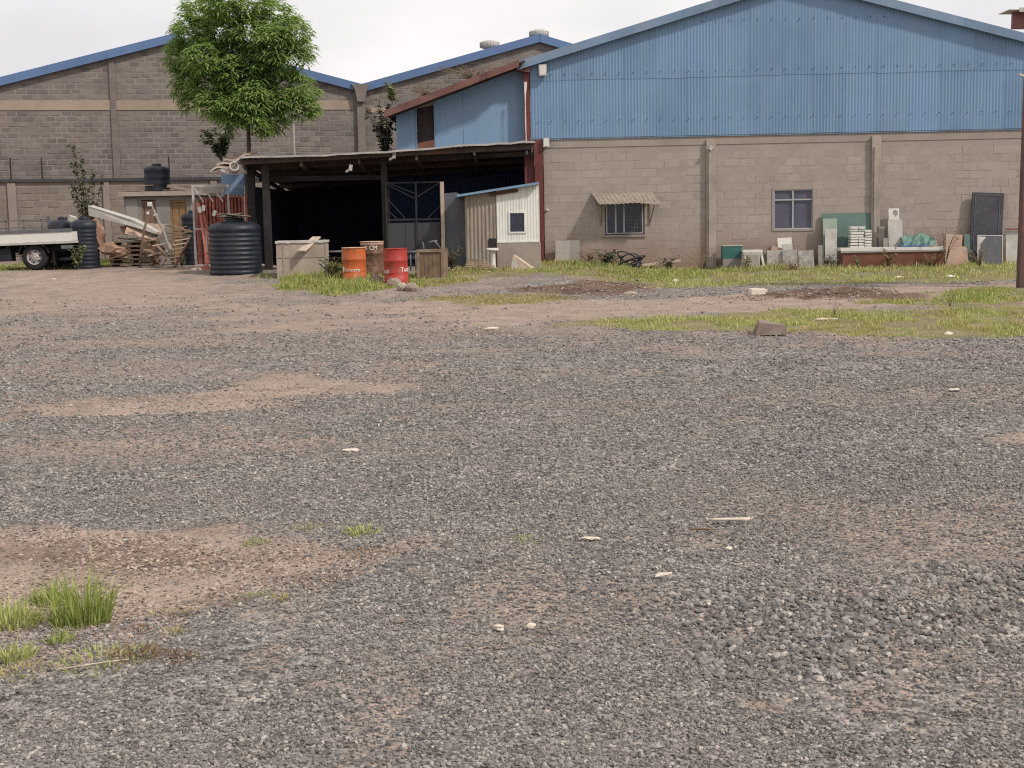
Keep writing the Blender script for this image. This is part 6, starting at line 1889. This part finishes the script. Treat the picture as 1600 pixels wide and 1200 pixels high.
MB().tube([(-.19, 0, .01), (-.1, .002, .011), (0, .004, .011), (.1, .001, .010), (.19, -.002, .01)], [.012, .010, .0095, .0105, .012], 10).build('shaft', M['bone'], t)
for sx in (-1, 1): MB().tube([(sx * .185, -.001 * (sx > 0), .01), (sx * .197, .003, .011), (sx * .205, .002, .011)], [.012, .016, .008], 8).build('end_knob', M['bone'], t)
p = gp(1100, 834)
tag(MB().tube([(-.07, 0, .012), (-.02, .010, .014), (.02, .0, .012), (.07, -.010, .012)], [.005, .007, .006, .003], 6).build('brown_stick', M['twig'], None, (p.x, p.y, p.z + .01)), 'brown stick lying just below the pale rod', 'stick')
p = gp(165, 1048)
tag(MB().tube([(-.18, -.06, .01), (-.02, .0, .016), (.16, .075, .012)], [.003, .003, .002], 5).build('dry_straw', M['bone'], None, (p.x + .02, p.y, p.z + .015)), 'long dry straw lying on the gravel below the weed mat', 'straw')
p = gp(400, 937)
tag(MB().tube([(-.02, 0, .0), (.02, .03, .04)], [.003, .002], 5).build('dry_straw', M['bone'], None, (p.x, p.y, p.z + .01)), 'short pale straw standing by a green sprig', 'straw')

# ------------------------------------------------------------------ dry weeds and twigs
def stems(name, label, px, py, hh, n, spread, leaf, nleaf, lsize, group=None, Y=None, cat='plant', stem='twig', base=None, droop=.2):
    if Y is None: p = gp(px, py)
    else:
        p = at(px, py, Y)
        if base is None: p.z = gz(p.x, Y)
    t = thing(name, label, cat, p, (0, 0, 0), group)
    sb = MB(); lv = []; lf = []
    for i in range(n):
        a = random.uniform(0, 2 * math.pi); s_ = random.uniform(.3, 1) * spread; h_ = hh * random.uniform(.6, 1)
        e = Vector((s_ * math.cos(a), s_ * math.sin(a), h_)); m1 = Vector((e.x * .35, e.y * .35, h_ * .55))
        r = .004 + .006 * hh
        sb.tube([(0, 0, -.03), m1, e], [r, r * .8, r * .4], 5)
        for k in range(nleaf):
            f_ = random.uniform(.25, 1.0)
            c = (m1 * (f_ / .55) if f_ < .55 else m1 + (e - m1) * ((f_ - .55) / .45))
            b = random.uniform(0, 2 * math.pi); d = Vector((math.cos(b), math.sin(b), random.uniform(-.5, .5))).normalized()
            sdv = d.cross(Vector((0, 0, 1))).normalized() * lsize * .35
            o_ = len(lv); L_ = lsize * random.uniform(.6, 1.2)
            lv += [c, c + d * L_ * .5 + sdv, c + d * L_ - Vector((0, 0, L_ * droop)), c + d * L_ * .5 - sdv]
            lf.append((o_, o_ + 1, o_ + 2, o_ + 3))
    sb.build('stem', M[stem], t)
    if lf: MB().add(lv, lf).build('foliage', M[leaf], t)
    return t
stems('dry_weed', 'tall dry branching weed stalk in front of the pinkish slabs', 1476, 412, 1.25, 7, .42, 'leafdry', 10, .09, Y=YW(1476, 1.3))
stems('dry_weed', 'dry seeded weed growing against the brown tub, left of the tub middle', 1388, 420, .62, 9, .22, 'leafdry', 14, .09, Y=YW(1388, 1.5))
stems('dry_weed', 'pale dry weed in front of the brown tub, nearer its left end', 1340, 420, .42, 7, .18, 'leafp', 8, .08, Y=YW(1340, 1.5))
stems('dry_weed', 'low dry weed at the right foot of the brown tub', 1455, 420, .42, 8, .25, 'leafdry', 8, .08, Y=YW(1455, 1.5))
stems('dry_weed', 'grey dry weeds in front of the glazed frame', 1530, 418, .6, 14, .5, 'leafdry', 6, .08, Y=YW(1530, 1.4))
stems('dry_weed', 'dry twiggy weed right of the pale slab pair', 920, 412, .5, 14, .45, 'leafdry', 8, .08, Y=YW(920, .9))
stems('dry_weed', 'tangle of dry branches at the foot of the left pilaster', 1098, 412, .7, 14, .8, 'leafdry', 4, .07, Y=YW(1098, 1.0))
stems('dry_weed', 'dry weed with a few leaves in front of the white table frame', 1166, 416, .5, 8, .2, 'leafdry', 8, .1, Y=YW(1166, 1.5))
stems('dry_weed', 'grey green weeds at the foot of the tall white board', 1297, 418, .45, 16, .5, 'leafdull', 9, .08, Y=YW(1297, 1.0))
stems('dry_weed', 'reddish dry weeds in front of the mottled slabs', 1240, 425, .32, 14, .6, 'weedred', 8, .07, Y=YW(1240, 1.6))
stems('green_weed', 'dark green weed clump under the awning window', 950, 410, .5, 18, .5, 'leafd', 12, .12, Y=YW(950, .8))
stems('green_weed', 'leafy green weed right of the hose coil', 1045, 412, .4, 14, .45, 'leafdull', 10, .1, Y=YW(1045, .8))
stems('green_weed', 'grey green weed between the wooden crate and the sheet screen', 706, 412, .7, 16, .4, 'leafdull', 10, .1, Y=37.3)
stems('green_weed', 'bright leafy weed growing at the tail of the flatbed truck', 120, 414, .75, 12, .35, 'leafp', 14, .13, Y=41.7)
stems('green_weed', 'green weed at the foot of the black tank near the ladder', 284, 408, .4, 8, .2, 'leafp', 10, .1, Y=42.2)
stems('green_weed', 'tall lush weed left of the orange drum', 520, 422, .6, 20, .5, 'leafdull', 10, .12, Y=35.5)
stems('bare_twig', 'bare leaning twig standing in the grass strip behind the squared stone', 1303, 497, .34, 3, .12, 'leafdry', 0, .05)
stems('bare_twig', 'forked bare twig near the grass below the steel post', 1484, 478, .36, 5, .22, 'leafdry', 0, .05)
stems('shrub', 'dark shrub growing above the torn corner of the shelter', 346, 252, 1.1, 16, .7, 'leafd', 40, .17, Y=43.5, cat='shrub', stem='trunk', base=1)
# small trees climbing by the walls
stems('wall_shrub', 'thin straggly shrub growing up in front of the boundary wall', 140, 322, 2.2, 9, .75, 'leafdull', 60, .15, Y=48.3, cat='shrub', stem='trunk', base=1)
t = bpy.data.objects['wall_shrub']; t.location.z = gz(t.location.x, 48.3); t.scale = (1, 1, 1.95)
stems('wall_shrub', 'dark leafy creeper beside the left edge of the blue annex', 603, 250, 1.8, 16, .60, 'leafd', 30, .17, Y=42.0, cat='shrub', stem='trunk', base=1)
for nm in ('shrub', 'wall_shrub.001'):
    t = bpy.data.objects[nm]
    MB().tube([(0, 0, gz(t.location.x, t.location.y) - t.location.z - .1), (.05, .03, -1.2), (0, 0, .05)], [.06, .045, .03], 8).build('trunk', M['trunk'], t)
stems('roof_plant', 'pale leafed plant sprouting above the lower end of the red fascia', 613, 162, .75, 8, .22, 'leafp', 14, .17, Y=39.9, cat='plant', base=1)
stems('roof_plant', 'row of dry stalks showing above the red fascia', 665, 150, .32, 26, 1.0, 'leafdry', 4, .07, Y=39.9, cat='plant', base=1)
stems('roof_plant', 'dry stalks against the rear gable above the upper red fascia', 735, 124, .42, 40, 1.3, 'leafdry', 4, .07, Y=39.9, cat='plant', base=1)

# ------------------------------------------------------------------ the big tree
TYD = 47.0
tc_ = at(384, 215, TYD)
tree = thing('tree', 'big feathery green tree rising over the shelter in front of the rear warehouse', 'tree', (tc_.x, TYD, gz(tc_.x, TYD)))
def tl(px, py, dy=0.0):
    p = at(px, py, TYD + dy)
    return p - tree.location
tk = MB()
fork = tl(388, 190)
tk.tube([(0, 0, -.2), (.05, .05, 1.5), fork * .8, fork], [.09, .08, .07, .065], 10)
limbs = []
for px, py, dy in ((300, 110, -.3), (330, 55, .4), (380, 30, -.5), (430, 60, .5), (460, 110, -.4), (470, 150, .3), (345, 150, -1.0), (400, 110, 1.0), (430, 170, -.8), (310, 140, .8)):
    e = tl(px, py, dy); m1 = fork + (e - fork) * .5 + Vector((random.uniform(-.2, .2), random.uniform(-.2, .2), .25))
    tk.tube([fork, m1, e], [.075, .05, .02], 7)
    for k in range(4):
        f_ = random.uniform(.4, .95); b_ = m1 + (e - m1) * f_
        e2 = b_ + Vector((random.gauss(0, .5), random.gauss(0, .6), random.uniform(-.2, .6)))
        tk.tube([b_, (b_ + e2) / 2 + Vector((0, 0, .06)), e2], [.022, .016, .008], 5)
tk.build('trunk', M['trunk'], tree)
LOBES = [(318, 18, 34, 24), (352, 8, 34, 22), (392, 10, 36, 24), (428, 28, 32, 28), (455, 52, 28, 26), (300, 48, 30, 26), (340, 48, 38, 28), (385, 52, 40, 30), (425, 66, 34, 28),
         (284, 88, 24, 28), (318, 90, 34, 28), (362, 96, 40, 30), (408, 100, 34, 28), (452, 92, 32, 26), (290, 130, 24, 26), (330, 136, 34, 26), (372, 138, 34, 24), (470, 140, 26, 20),
         (474, 168, 24, 18), (440, 156, 22, 20), (428, 188, 24, 18), (350, 172, 20, 20), (410, 136, 26, 22), (300, 160, 16, 12), (478, 74, 12, 14), (338, 166, 30, 20), (384, 166, 34, 24), (404, 190, 22, 16), (362, 190, 20, 14), (392, 150, 30, 24), (412, 168, 26, 18), (384, 115, 46, 40)]
lv = []; lf = []
def frond(c, d, ln, w):
    """one arching leaf: a folded feathery strip that droops at its end"""
    side = d.cross(Vector((0, 0, 1)))
    if side.length < 1e-3: side = Vector((1, 0, 0))
    side.normalize(); n = 7
    rows = []
    for k in range(n + 1):
        f_ = k / n
        p = c + d * (ln * f_) + Vector((0, 0, -ln * .62 * f_ * f_))
        ww = w * (1.25 if k % 2 else .6) * (.35 + 1.1 * f_ * (1 - f_) * 2)
        rows.append((p - side * ww + Vector((0, 0, -ww * .45)), p, p + side * ww + Vector((0, 0, -ww * .45))))
    o_ = len(lv)
    for r in rows: lv.extend(r)
    for k in range(n):
        i = o_ + 3 * k
        # leaflets: every other bay is narrower so that the outline is toothed
        lf.append((i, i + 1, i + 4, i + 3)); lf.append((i + 1, i + 2, i + 5, i + 4))
tot = sum(a * b for _, _, a, b in LOBES)
for (px, py, ra, rb) in LOBES:
    dy_ = -1.0 if (px, py) in ((338, 166), (384, 166), (404, 190), (362, 190), (392, 150)) else random.uniform(-1.3, 1.0) * (1 if 290 < px < 460 else .5)
    cnt = int(2700 * ra * rb / tot)
    for _ in range(cnt):
        th = math.acos(random.uniform(-1, 1)); ph = random.uniform(0, 2 * math.pi)
        rr = random.uniform(.6, 1.0)
        s_ = TYD / F
        n_ = Vector((math.sin(th) * math.cos(ph), math.sin(th) * math.sin(ph), math.cos(th)))
        c = tl(px, py, dy_) + Vector((n_.x * ra * s_ * rr, n_.y * (ra + rb) / 2 * s_ * rr * 1.5, n_.z * rb * s_ * rr))
        nf = random.randint(8, 12)
        a0_ = random.uniform(0, 6.28)
        for k in range(nf):
            a = a0_ + k * 6.283 / nf + random.uniform(-.3, .3)
            d = (Vector((math.cos(a), math.sin(a), random.uniform(.15, .75))) + n_ * .45).normalized()
            frond(c + Vector((random.gauss(0, .05), random.gauss(0, .05), random.gauss(0, .05))), d, random.uniform(.19, .35), random.uniform(.022, .038))
MB().add(lv, lf, False).build('crown', M['leaf'], tree)
